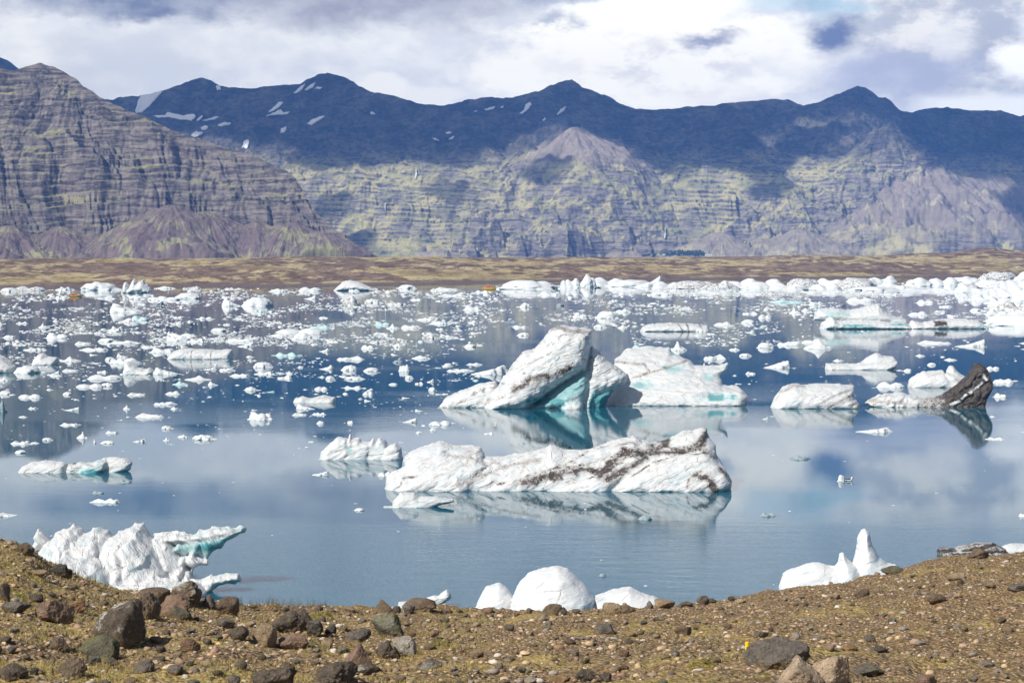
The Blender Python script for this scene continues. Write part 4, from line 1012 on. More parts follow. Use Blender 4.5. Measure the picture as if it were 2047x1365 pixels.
# floes that the photo shows one by one: centre x, waterline y, width, height, kind, tint
for a in [
    (575, 711, 66, 9, 'long', 'blue'), (703, 719, 58, 9, 'flat', 'white'), (842, 717, 42, 8, 'flat', 'white'), (862, 676, 44, 12, 'hump', 'grimy'), (888, 673, 30, 4, 'long', 'white'), (298, 834, 60, 10, 'flat', 'white'), (520, 838, 56, 15, 'crag', 'white'),
    (598, 830, 32, 6, 'flat', 'white'), (641, 829, 26, 6, 'flat', 'white'), (410, 878, 54, 12, 'hump', 'white'), (44, 887, 58, 8, 'long', 'white'), (42, 905, 28, 7, 'hump', 'white'), (96, 880, 24, 7, 'hump', 'white'), (70, 886, 20, 4, 'flat', 'white'), (190, 886, 8, 12, 'peak', 'white'),
    (214, 886, 32, 7, 'hump', 'white'), (278, 883, 28, 8, 'wedge', 'white'), (333, 881, 16, 9, 'peak', 'white'), (366, 874, 24, 7, 'flat', 'white'), (165, 876, 26, 14, 'peak', 'white'), (224, 866, 30, 6, 'flat', 'white'),
    (820, 844, 34, 10, 'wedge', 'white'), (880, 849, 52, 10, 'twin', 'white'), (866, 861, 16, 6, 'hump', 'white'), (838, 866, 14, 5, 'hump', 'white'), (978, 868, 20, 5, 'flat', 'white'), (700, 846, 14, 7, 'crag', 'white'), (640, 847, 18, 7, 'crag', 'white'), (622, 884, 14, 4, 'flat', 'white'),
    (1555, 735, 62, 14, 'wedge', 'white'), (1636, 697, 62, 20, 'peak', 'white'), (1580, 690, 62, 9, 'long', 'white'), (1865, 687, 70, 8, 'flat', 'white'), (1944, 693, 66, 15, 'wedge', 'white'), (1625, 686, 58, 10, 'twin', 'white'), (1780, 774, 60, 13, 'twin', 'white'), (2000, 794, 32, 10, 'twin', 'white'),
    (2005, 765, 46, 10, 'crag', 'white'), (1742, 863, 76, 11, 'wedge', 'white'), (1990, 878, 42, 5, 'flat', 'white'), (1600, 917, 48, 8, 'flat', 'grey'), (640, 949, 38, 9, 'wedge', 'white'), (770, 951, 32, 10, 'twin', 'white'), (212, 1004, 62, 9, 'long', 'white'), (196, 986, 30, 6, 'twin', 'grey'),
    (250, 964, 32, 7, 'twin', 'grey'), (14, 1031, 56, 12, 'wedge', 'white'), (1536, 1031, 42, 7, 'long', 'grey'), (1290, 1038, 32, 10, 'hump', 'grey'), (718, 1020, 22, 6, 'hump', 'white'), (2046, 1032, 22, 8, 'crag', 'white'), (1204, 1151, 16, 6, 'crag', 'grey'), (1530, 838, 14, 6, 'wedge', 'white'),
    (1862, 730, 20, 6, 'hump', 'white'), (1676, 722, 24, 5, 'flat', 'white'), (1558, 806, 20, 5, 'flat', 'white'), (1355, 700, 38, 18, 'peak', 'white'), (1280, 698, 44, 10, 'twin', 'blue'), (1430, 718, 50, 12, 'flat', 'white'), (1408, 735, 16, 13, 'peak', 'white'), (975, 748, 82, 18, 'wedge', 'white'), (920, 742, 60, 5, 'long', 'white'),
    (140, 722, 46, 12, 'peak', 'white'), (335, 748, 54, 14, 'wedge', 'white'), (55, 745, 62, 14, 'hump', 'white'), (210, 757, 76, 10, 'twin', 'white'), (212, 772, 30, 9, 'hump', 'white'), (180, 774, 60, 9, 'twin', 'white'), (360, 769, 38, 10, 'peak', 'blue'), (10, 788, 30, 9, 'hump', 'white'), (6, 824, 18, 26, 'crag', 'grey'),
    (60, 795, 52, 9, 'twin', 'white'), (135, 789, 22, 7, 'hump', 'white'), (108, 750, 28, 11, 'wedge', 'white'), (140, 742, 34, 6, 'flat', 'white'), (112, 752, 26, 5, 'flat', 'white'), (205, 745, 22, 6, 'flat', 'white'), (220, 720, 24, 8, 'hump', 'white'), (245, 714, 24, 9, 'wedge', 'white'), (272, 790, 40, 7, 'flat', 'white'),
    (330, 809, 50, 7, 'long', 'white'), (346, 788, 34, 8, 'twin', 'white'), (253, 818, 18, 11, 'peak', 'white'), (66, 817, 22, 5, 'flat', 'white'), (46, 834, 20, 4, 'flat', 'white'), (145, 820, 36, 8, 'wedge', 'white'), (350, 818, 20, 6, 'flat', 'white'), (335, 857, 26, 8, 'hump', 'white'), (140, 850, 46, 6, 'flat', 'white'),
    (505, 780, 38, 9, 'crag', 'white'), (425, 770, 22, 11, 'peak', 'white'), (452, 741, 30, 6, 'long', 'white'), (480, 752, 40, 6, 'long', 'white'), (526, 734, 46, 13, 'hump', 'white'), (530, 748, 44, 7, 'flat', 'white'), (570, 757, 30, 7, 'flat', 'white'), (655, 738, 32, 11, 'peak', 'white'), (697, 740, 36, 13, 'hump', 'white'), (742, 742, 34, 9, 'hump', 'white'),
    (808, 742, 26, 14, 'crag', 'white'), (642, 779, 30, 7, 'twin', 'white'), (708, 776, 58, 6, 'long', 'white'), (736, 789, 24, 8, 'twin', 'white'), (735, 802, 16, 5, 'wedge', 'white'), (660, 758, 22, 8, 'hump', 'white'), (860, 764, 16, 8, 'wedge', 'white'), (818, 757, 20, 8, 'hump', 'white'), (838, 768, 18, 6, 'flat', 'white'), (865, 781, 18, 9, 'crag', 'white'),
    (948, 729, 36, 5, 'flat', 'white'), (895, 732, 24, 5, 'flat', 'white'), (795, 694, 20, 9, 'hump', 'white'), (735, 697, 28, 9, 'twin', 'white'), (650, 703, 26, 9, 'peak', 'white'), (940, 694, 28, 8, 'hump', 'white'), (600, 666, 110, 12, 'twin', 'white'), (560, 672, 60, 6, 'flat', 'white'), (250, 686, 70, 7, 'flat', 'white'), (115, 676, 58, 13, 'twin', 'white'), (360, 672, 64, 7, 'long', 'white'),
    (215, 683, 40, 9, 'hump', 'white'), (70, 700, 50, 7, 'flat', 'white'), (190, 700, 60, 6, 'long', 'white'), (300, 695, 44, 5, 'flat', 'white'), (480, 683, 60, 8, 'twin', 'white'), (440, 662, 40, 8, 'hump', 'white'), (785, 657, 30, 12, 'peak', 'white'), (765, 650, 40, 8, 'twin', 'blue'), (880, 648, 50, 7, 'flat', 'white'), (945, 620, 44, 9, 'flat', 'white'), (850, 640, 40, 6, 'flat', 'white'),
    (310, 600, 36, 8, 'hump', 'white'), (280, 641, 46, 12, 'twin', 'blue'), (255, 644, 40, 10, 'crag', 'white'), (86, 655, 22, 11, 'peak', 'white'), (45, 647, 26, 5, 'flat', 'white'), (112, 643, 14, 7, 'peak', 'white'), (410, 638, 40, 6, 'long', 'white'), (352, 648, 26, 8, 'wedge', 'white'),
    (1215, 636, 56, 14, 'crag', 'white'), (1160, 634, 34, 7, 'twin', 'white'), (1047, 614, 32, 11, 'crag', 'white'), (1245, 656, 22, 10, 'peak', 'white'), (1200, 655, 32, 7, 'hump', 'white'), (1045, 671, 28, 8, 'hump', 'white'), (1040, 655, 36, 6, 'flat', 'white'), (1445, 650, 40, 8, 'twin', 'white'), (1495, 646, 30, 9, 'hump', 'white'), (1500, 628, 34, 6, 'flat', 'white'),
    (1588, 626, 26, 13, 'peak', 'white'), (1612, 622, 22, 7, 'flat', 'white'), (1530, 636, 34, 9, 'twin', 'white'), (1575, 605, 70, 8, 'flat', 'blue'), (1720, 603, 60, 10, 'twin', 'white'), (1795, 590, 90, 5, 'long', 'white'), (1850, 606, 44, 8, 'twin', 'white'), (1890, 614, 30, 4, 'long', 'white'), (1880, 623, 30, 3, 'long', 'white'), (1950, 622, 26, 7, 'hump', 'white'), (1835, 630, 46, 9, 'twin', 'white'),
    (1490, 712, 30, 7, 'hump', 'white'), (1468, 700, 24, 6, 'flat', 'white'), (1500, 748, 22, 7, 'flat', 'white'), (1840, 712, 20, 5, 'flat', 'white'), (1900, 720, 28, 5, 'flat', 'white'), (1985, 738, 30, 7, 'twin', 'white'), (1815, 742, 20, 6, 'hump', 'white')]:
    put_floe(a[0], a[1], a[2], a[3] * (1.0 if a[3] > 13 else 0.82), a[4], a[5], rng=FR)
# the ice that crowds the far shore
for a in [(205, 580, 90, 17, 'hump'), (60, 581, 70, 9, 'twin'), (130, 580, 40, 7, 'flat'), (20, 583, 44, 8, 'hump'), (330, 577, 50, 5, 'flat'), (385, 578, 40, 6, 'flat'), (375, 597, 60, 12, 'hump'), (335, 600, 60, 8, 'twin'), (275, 598, 40, 8, 'hump'), (255, 624, 74, 18, 'wedge'),
          (460, 612, 40, 20, 'peak'), (516, 612, 74, 18, 'hump'), (706, 611, 54, 20, 'crag'), (748, 606, 40, 9, 'hump'), (560, 583, 50, 6, 'flat'), (620, 582, 50, 8, 'twin'), (815, 577, 40, 8, 'hump'), (890, 580, 50, 6, 'flat'), (790, 610, 40, 7, 'twin'), (905, 592, 60, 5, 'flat'), (965, 585, 40, 5, 'long'),
          (1050, 578, 140, 18, 'crag'), (1140, 576, 50, 20, 'crag'), (1172, 574, 50, 26, 'crag'), (1215, 572, 60, 20, 'crag'), (1260, 573, 70, 16, 'hump'), (1298, 574, 44, 26, 'wedge'), (1335, 576, 50, 15, 'hump'), (1385, 577, 80, 18, 'crag'), (1440, 578, 60, 20, 'flat'), (1480, 576, 70, 22, 'twin'),
          (1530, 577, 70, 22, 'crag'), (1575, 580, 60, 16, 'hump'), (1605, 576, 60, 22, 'crag'), (1650, 580, 50, 16, 'twin'), (1665, 572, 60, 18, 'crag'), (1710, 576, 70, 24, 'crag'), (1760, 574, 60, 26, 'crag'), (1800, 577, 60, 16, 'wedge'), (1845, 572, 60, 20, 'crag'), (1885, 570, 50, 18, 'twin'), (1920, 568, 60, 18, 'crag'), (1745, 581, 90, 10, 'hump'),
          (1850, 583, 80, 8, 'flat'), (1640, 586, 60, 8, 'flat'), (1560, 588, 70, 7, 'flat'), (1430, 586, 60, 6, 'flat'), (1320, 590, 40, 8, 'hump'), (1100, 590, 60, 7, 'flat'), (1965, 566, 40, 18, 'crag'), (2030, 549, 24, 15, 'hump'), (2000, 560, 60, 16, 'crag'), (2045, 562, 50, 18, 'crag'), (1980, 576, 60, 16, 'crag'), (2030, 580, 70, 22, 'crag'),
          (1955, 586, 60, 20, 'wedge'), (2010, 594, 70, 20, 'crag'), (1965, 600, 50, 12, 'twin'), (2045, 604, 60, 24, 'crag'), (2000, 612, 40, 14, 'crag'), (2030, 622, 70, 20, 'crag'), (1995, 630, 40, 12, 'twin'), (2050, 640, 70, 20, 'hump'), (2005, 644, 40, 10, 'twin'), (2040, 650, 110, 22, 'hump'), (1935, 578, 40, 12, 'crag'), (1905, 585, 50, 8, 'twin')]:
    a = (a[0], a[1], a[2] * 1.45, a[3] * (0.88 if a[0] < 1940 else 1.05), a[4] if FR.random() < .5 else FR.choice(('flat', 'twin', 'hump'))) if a[0] > 1180 else a
    put_floe(*a, tint='grimy' if FR.random() < 0.14 else 'white', rng=FR)
    FLOES[-1]['shore'] = True
# scattered middle sized floes
ZONES = [(575, 600, -20, 1160, 8), (600, 640, -20, 2060, 14), (640, 692, -20, 900, 16), (640, 692, 900, 1500, 5), (692, 760, -20, 950, 10), (692, 780, 1250, 2060, 4), (760, 830, -20, 880, 6)]
for (ya, yb, xa, xb, n) in ZONES:
    for _ in range(n):
        for _try in range(40):
            py = FR.uniform(ya, yb); px = FR.uniform(xa, xb)
            if 1200 < px < 1500 and 690 < py < 810: continue
            if 960 < px < 1200 and 650 < py < 820: continue
            if all(abs(px - f['px']) > (f['w'] + 20) * 0.6 or abs(py - f['py'] - f['h'] / 2) > 9 for f in FLOES): break
        w = min(64, 16 + FR.expovariate(1 / 13.0)); h = min(11, max(3, w * FR.uniform(0.12, 0.27)))
        put_floe(px, py, w, h, None, 'blue' if FR.random() < 0.07 else 'grey' if FR.random() < 0.08 else 'white', rng=FR)

# brash: the small bits past counting, one object
def build_brash():
    rng = np.random.RandomState(5)
    lows = [proto_floe(k, 80 + i, 9) for i, k in enumerate(['flat', 'hump', 'peak', 'twin', 'wedge', 'long', 'crag', 'flat'])]
    Z2 = [(566, 592, 1130, 2130, 900), (572, 600, -80, 2130, 2700), (600, 642, -80, 2130, 3900), (642, 692, -80, 920, 3600), (642, 692, 920, 1560, 700), (642, 700, 1560, 2100, 170), (692, 762, -80, 960, 1200), (692, 800, 1230, 2100, 190),
          (762, 832, -80, 900, 270), (832, 905, -60, 720, 70), (832, 905, 780, 1000, 24), (820, 900, 1500, 2080, 16), (900, 1080, 0, 2047, 34), (1000, 1200, 500, 1850, 10)]
    Vs, Qs, Ts, off = [], [], [], 0
    for zi, (ya, yb, xa, xb, n) in enumerate(Z2):
        m = 0; guard = 0
        while m < n and guard < n * 30:
            guard += 1
            px, py = rng.uniform(xa, xb), rng.uniform(ya, yb)
            if py < shore_py(px) + 2.5: continue
            cl = fbm2(px / 130, py / 22, 4, 33)
            if zi < 10 and rng.rand() > np.clip(0.42 + 2.2 * cl, 0.03, 1): continue
            if 975 < px < 1260 and 655 < py < 816: continue
            x, y, _ = on_level(px, py)
            wpx = min(17, 2.2 + rng.exponential(3.3)) if py < 900 else rng.uniform(3, 9)
            w = wpx * y / FPX
            V, Q = lows[rng.randint(len(lows))]
            c, s = math.cos(a_ := rng.uniform(0, 6.28)), math.sin(a_)
            hz = rng.uniform(0.5, 1.3) * (0.42 if py < 900 else 0.3)
            P = np.stack([(V[:, 0] * c - V[:, 1] * s) * w + x, (V[:, 0] * s + V[:, 1] * c) * w * 1.2 + y, V[:, 2] * w * hz], -1)
            Vs.append(P); Qs.append(Q + off); off += len(V); m += 1
            Ts.append(np.full(len(V), 0.0 if rng.rand() > 0.06 else 0.7))
    me = mesh_np('brash_ice', np.concatenate(Vs), np.concatenate(Qs), FLOE, {'teal': np.concatenate(Ts)})
    link('brash_ice', me, kind='stuff', label='scattered small bits of brash ice drifting on the lagoon')
build_brash()

# ------------------------------------------------------------------ labels: what it looks like and what it lies beside
ORD = ['', 'second ', 'third ', 'fourth ', 'fifth ', 'sixth ', 'seventh ', 'eighth ', 'ninth ', 'tenth ', 'eleventh ', 'twelfth ', 'thirteenth ', 'fourteenth ', 'fifteenth ', 'sixteenth ', 'seventeenth ', 'eighteenth ', 'nineteenth ', 'twentieth ']
def side_of(dx, dy):
    if abs(dy) * 2.2 > abs(dx): return 'beyond' if dy < 0 else 'in front of'
    return 'left of' if dx < 0 else 'right of'
def rank_labels(items, marks, noun):
    """items: dicts with o, px, py, look; marks: (px, py, short name). Each gets 'nth nearest ... side of mark'"""
    groups = {}
    for f in items:
        f['best'] = min(marks, key=lambda m: math.hypot(f['px'] - m[0], (f['py'] - m[1]) * 2.2))
        m = f['best']; f['side'] = side_of(f['px'] - m[0], f['py'] - m[1])
        groups.setdefault((m[2], f['side']), []).append(f)
    for (mn, sd), g in groups.items():
        g.sort(key=lambda f: math.hypot(f['px'] - f['best'][0], (f['py'] - f['best'][1]) * 2.2))
        looks = {}
        for f in g: looks.setdefault(f['look'], []).append(f)
        for lk, q in looks.items():
            for i, f in enumerate(q):
                lab = f"{lk} {noun} {sd} {mn}" if len(q) == 1 else f"{lk} {noun}, {ORD[i]}nearest {sd} {mn}"
                f['o']['label'] = lab
MARKS = [(1110, 735, 'the tall tilted iceberg'), (1370, 755, 'the iceberg with turquoise hollows'), (1120, 930, 'the ash-banded iceberg'), (720, 895, 'the small jagged iceberg'), (145, 932, 'the turquoise-waisted iceberg'), (265, 1120, 'the fluted iceberg with a fin'),
         (1100, 1180, 'the smooth ice dome'), (1630, 792, 'the brown-striped blunt iceberg'), (1950, 770, 'the dark shard'), (1720, 635, 'the pale turquoise-crested iceberg'), (1890, 648, 'the black-spotted iceberg'), (1722, 722, 'the slab with raised stern'), (1348, 654, 'the flat notched iceberg'),
         (400, 708, 'the boxy ribbed iceberg'), (5, 728, 'the cone-shaped iceberg'), (277, 736, 'the blunt-horned iceberg'), (90, 718, 'the humpbacked iceberg'), (628, 798, 'the lone knobbly iceberg'), (275, 574, 'the craggy towered iceberg'), (714, 571, 'the white hump by the shore'), (1130, 573, 'the long boat by the shore ice') , (1740, 1150, 'the ice spire'), (830, 1002, 'the clean small iceberg under the ash-banded one')]
MARKS = [m for m in MARKS if 'long boat' not in m[2]] + [(1138, 572, 'the orange boat against the ice wall'), (150, 586, 'the red and yellow boat'), (978, 573, 'the orange boat beside the shore ice')]
SHAPE = dict(flat='flat', hump='humped', peak='peaked', wedge='wedge-shaped', twin='two-humped', crag='craggy', long='long thin')
for f in FLOES:
    size = 'tiny' if f['w'] < 20 else 'small' if f['w'] < 36 else 'broad' if f['w'] < 60 else 'big'
    col_ = dict(white='white', blue='pale turquoise', grey='clear grey', grimy='grimy white')[f['t']]
    f['look'] = f"{size} {SHAPE[f['k']]} {col_}"
    f['o']['category'] = 'ice floe'; f['o']['group'] = 'ice floes drifting on the lagoon'
rank_labels(FLOES, MARKS, 'floe')
print('floes', len(FLOES))
# ------------------------------------------------------------------ stony foreground
CREST = arr([(-1600, 1000), (-600, 1020), (-200, 1050), (0, 1079), (30, 1086), (60, 1100), (100, 1126), (150, 1148), (200, 1168), (260, 1188), (330, 1198), (400, 1206), (500, 1213), (600, 1217), (700, 1221), (850, 1220), (1000, 1222), (1200, 1222), (1300, 1218),
             (1360, 1209), (1440, 1200), (1500, 1189), (1560, 1181), (1640, 1168), (1700, 1158), (1800, 1143), (1860, 1128), (1870, 1128), (1900, 1122), (1950, 1116), (2047, 1107), (2300, 1085), (2700, 1070), (3600, 1050)])
CRD = arr([(-1600, 40), (0, 38), (300, 40), (700, 46), (1300, 47), (2047, 56), (3600, 60)])
def ground_z(a, d, fine=True):
    px = a * FPX + CX
    sc_ = -slope_of(np.interp(px, *CREST)); Dc = np.interp(px, *CRD)
    D0 = 21.0; dep0 = -float(slope_of(1365)) * D0
    dc = sc_ * Dc; g0 = (dc - dep0) / (Dc - D0)
    dep = np.where(d < D0, 1.7 + (dep0 - 1.7) * d / D0, dep0 + g0 * (d - D0))
    e = d - (Dc - 1.0)
    g1 = 0.46
    q = np.clip(e, 0, 9.0)
    dep = dep + np.where(e > 0, (g1 - g0) * (q * q / 18.0 + np.clip(e - 9.0, 0, None)), 0)
    z = HC - dep
    x = a * d
    if fine:
        z = z + 0.17 * fbm2(x / 3.1, d / 3.1, 3, 3) * sstep(4, 14, d) + 0.06 * fbm2(x / 0.7, d / 0.7, 4, 6, 0.6)
    return np.maximum(z, -7.0)
def ground_hit(px, py):
    """first point of the ground met by the ray through a photo pixel"""
    dx, dy, dz = ray(px, py); a = float(dx / dy); s = float(dz / dy)
    d = np.arange(8.0, 62.0, 0.04)
    ap = (ground_z(a + 0 * d, d) - HC) / d
    ok = np.nonzero(ap >= s)[0]
    k = ok[0] if len(ok) else int(np.argmax(ap))
    return a * d[k], d[k], float(ground_z(np.array([a]), np.array([d[k]]))[0])

def build_ground():
    m, t, b = material('gravel_and_moss')
    p = t.pos()
    n1 = t.noise(p, 0.35, 5, 0.6); n2 = t.noise(p, 2.4, 6, 0.65); n3 = t.noise(p, 14.0, 4, 0.7)
    v = t.n.new('ShaderNodeTexVoronoi'); t.put(v.inputs['Vector'], p); v.inputs['Scale'].default_value = 17.0
    vd, vc = v.outputs['Distance'], t.sep(v.outputs['Color'])[0]
    stone = t.ramp(vc, [(0.0, (0.135, 0.098, 0.066)), (0.35, (0.275, 0.195, 0.118)), (0.62, (0.40, 0.29, 0.175)), (0.85, (0.52, 0.395, 0.25)), (1.0, (0.64, 0.53, 0.40))])
    soil = t.mix(t.step(n3, 0.35, 0.65), C(0.115, 0.076, 0.040), C(0.32, 0.215, 0.105))
    col = t.mix(t.step(vd, 0.46, 0.30), soil, stone)
    xs = t.sep(p)[0]
    left = t.step(xs, 4.0, -1.5)
    moss = t.step(t.add(t.mul(n1, 0.75), t.mul(n2, 0.45), t.mul(left, 0.05)), 0.625, 0.73)
    mc = t.mix(t.step(n3, 0.35, 0.65), C(0.26, 0.180, 0.060), C(0.45, 0.345, 0.14))
    mc = t.mix(t.mul(t.step(t.noise(p, 0.8, 4, 0.6), 0.56, 0.68), 0.6), mc, C(0.20, 0.225, 0.035))
    col = t.mix(t.mul(moss, t.step(n3, 0.30, 0.46, 0.25, 0.95)), col, mc)
    t.put(b.inputs['Base Color'], col)
    b.inputs['Roughness'].default_value = 0.95
    h = t.add(t.mul(t.math('SUBTRACT', 0.5, vd), 0.045), t.mul(n3, 0.05), t.mul(n2, 0.05))
    t.put(b.inputs['Normal'], t.bump(h, 1.0, 0.9))
    af = np.linspace(-0.285, 0.285, 1550)
    a = np.concatenate([np.linspace(-1.4, -0.29, 90), af, np.linspace(0.29, 1.4, 90)])
    d = np.concatenate([np.linspace(1.5, 19.5, 46), np.linspace(19.7, 58, 330), np.linspace(59, 112, 60)])
    D, A = np.meshgrid(d, a, indexing='ij')
    me = grid_mesh('ground', A * D, D, ground_z(A, D), m)
    link('ground', me, kind='structure')
build_ground()

# ------------------------------------------------------------------ rocks
def ico(sub):
    import bmesh
    bm = bmesh.new(); bmesh.ops.create_icosphere(bm, subdivisions=sub, radius=1.0)
    V = np.array([v.co[:] for v in bm.verts]); F = np.array([[v.index for v in f.verts] for f in bm.faces]); bm.free()
    return V, F
ICO = {k: ico(k) for k in (2, 3, 5)}
def rock_shape(style, seed, sub):
    rng = np.random.RandomState(seed)
    U, F = ICO[sub]
    n = dict(angular=11, slab=10, round=17, knob=22, pyramid=7)[style]
    N = rng.normal(size=(n, 3)); N /= np.linalg.norm(N, axis=1, keepdims=True)
    if style == 'pyramid':
        N = np.array([[0.75, -.45, .5], [-.75, -.35, .5], [0.05, .85, .5], [0.15, -.85, .45], [0, 0, -1], [.5, .6, .5], [-.4, .6, .6]]) + rng.normal(size=(7, 3)) * .1
        N /= np.linalg.norm(N, axis=1, keepdims=True)
    h = rng.uniform(0.62, 1.0, n) if style != 'round' else rng.uniform(0.74, 1.0, n)
    dt = np.maximum(U @ N.T, 1e-3)
    r = 1.0 / (((dt / h) ** (14 if style in ('angular', 'slab', 'pyramid') else 10)).sum(1) ** (1 / (14 if style in ('angular', 'slab', 'pyramid') else 10)))
    P = U * np.minimum(r, 1.35)[:, None]
    am = dict(angular=.07, slab=.07, round=.075, knob=.16, pyramid=.05)[style]
    nf = fbm3(P[:, 0] * 1.8 + seed, P[:, 1] * 1.8, P[:, 2] * 1.8, 3, seed) * am * 1.2
    if sub > 3: nf = nf + am * (0.55 * fbm3(P[:, 0] * 6 + seed, P[:, 1] * 6, P[:, 2] * 6, 4, seed + 1, .62))
    P = P * (1 + nf)[:, None]
    P = (P - (P.max(0) + P.min(0)) / 2) / (np.ptp(P, axis=0) / 2)      # fills the box -1..1
    if style == 'slab': P[:, 2] += 0.12 * P[:, 0]
    return P, F
def build_rock_material():
    m, t, b = material('weathered_rock')
    p = t.obj(); oi = t.n.new('ShaderNodeObjectInfo'); base = oi.outputs['Color']; r = oi.outputs['Random']
    pw = t.pos()
    n = t.noise(pw, 7.0, 6, 0.68); n2 = t.noise(pw, 30.0, 4, 0.7)
    col = t.mix(t.step(n, 0.32, 0.68), t.mix(0.5, base, C(0.02, 0.016, 0.013)), base)
    col = t.mix(t.mul(t.step(n2, 0.50, 0.72), 0.55), col, t.mix(0.45, base, C(0.55, 0.48, 0.38)))
    pit = t.step(n2, 0.40, 0.28)
    col = t.mix(t.mul(pit, 0.75), col, C(0.022, 0.017, 0.013))
    li = t.n.new('ShaderNodeAttribute'); li.attribute_type = 'OBJECT'; li.attribute_name = 'lichen'
    nz = t.sep(t.nor())[2]
    lm = t.mul(t.step(t.add(t.noise(pw, 3.4, 5, 0.7), t.mul(nz, 0.12)), 0.58, 0.66), li.outputs['Fac'])
    col = t.mix(lm, col, t.mix(t.step(n, .4, .6), C(0.42, 0.41, 0.34), C(0.62, 0.60, 0.52)))
    mo = t.n.new('ShaderNodeAttribute'); mo.attribute_type = 'OBJECT'; mo.attribute_name = 'mossy'
    mm = t.mul(t.step(t.add(t.noise(pw, 4.5, 5, 0.7), t.mul(nz, 0.10)), 0.54, 0.66), mo.outputs['Fac'])
    col = t.mix(mm, col, C(0.20, 0.20, 0.075))
    lz = t.sep(p)[2]
    foot = t.step(t.add(lz, t.mul(t.sub(n, 0.5), -1.4)), 0.05, -0.55)
    col = t.mix(t.mul(foot, 0.85), col, t.mix(t.step(n2, .35, .65), C(0.16, 0.105, 0.055), C(0.33, 0.24, 0.10)))
    n5 = t.noise(pw, 90.0, 3, 0.7)
    col = t.mix(t.mul(t.step(n5, 0.52, 0.68), 0.4), col, t.mix(0.5, col, C(0.5, 0.42, 0.32)))
    t.put(b.inputs['Base Color'], col); b.inputs['Roughness'].default_value = 0.9
    t.put(b.inputs['Normal'], t.bump(t.add(t.mul(n, 0.07), t.mul(n2, 0.05), t.mul(n5, 0.012)), 1.0, 1.0))
    return m
ROCKM = build_rock_material()
ROCKP = {}
def rock_mesh(style, seed, sub):
    k = (style, seed, sub)
    if k not in ROCKP:
        V, F = rock_shape(style, seed, sub)
        ROCKP[k] = mesh_np('rock_shape', V, F, ROCKM, smooth=style not in ('angular', 'slab', 'pyramid') or sub < 4)
    return ROCKP[k]
TONES = dict(dark=(0.165, 0.130, 0.098), black=(0.110, 0.094, 0.080), brown=(0.24, 0.172, 0.115), pink=(0.36, 0.235, 0.165), orange=(0.40, 0.235, 0.115), tan=(0.46, 0.335, 0.205), cream=(0.66, 0.50, 0.34), grey=(0.215, 0.185, 0.155), pale=(0.46, 0.40, 0.33), green=(0.165, 0.155, 0.105), rust=(0.25, 0.150, 0.095))
ROCKS = []
def put_rock(px, py, w, h, style, tone, seed, sub=5, lichen=0.0, mossy=0.0, yaw=0.0, tilt=0.0, sink=0.29, dep=0.85, jit=None):
    x, y, z = ground_hit(px, py)
    pm = y / FPX
    W, H = w * pm, h * pm
    hh = H / (2 - 2 * sink)
    me = rock_mesh(style, seed, sub)
    o = bpy.data.objects.new('rock', me); COL.objects.link(o)
    o.location = (x, y + 0.30 * W * dep, z + hh * (1 - 2 * sink))
    o.scale = (W / 2, W * dep / 2, hh)
    o.rotation_euler = (0, tilt, yaw)
    c = TONES[tone]
    if jit: jf = jit.uniform(0.75, 1.3); c = tuple(v * jf for v in c)
    o.color = (*c, 1); o['lichen'] = lichen; o['mossy'] = mossy
    ROCKS.append(dict(o=o, px=px, py=py - h / 2, w=w, h=h, style=style, tone=tone))
    return o
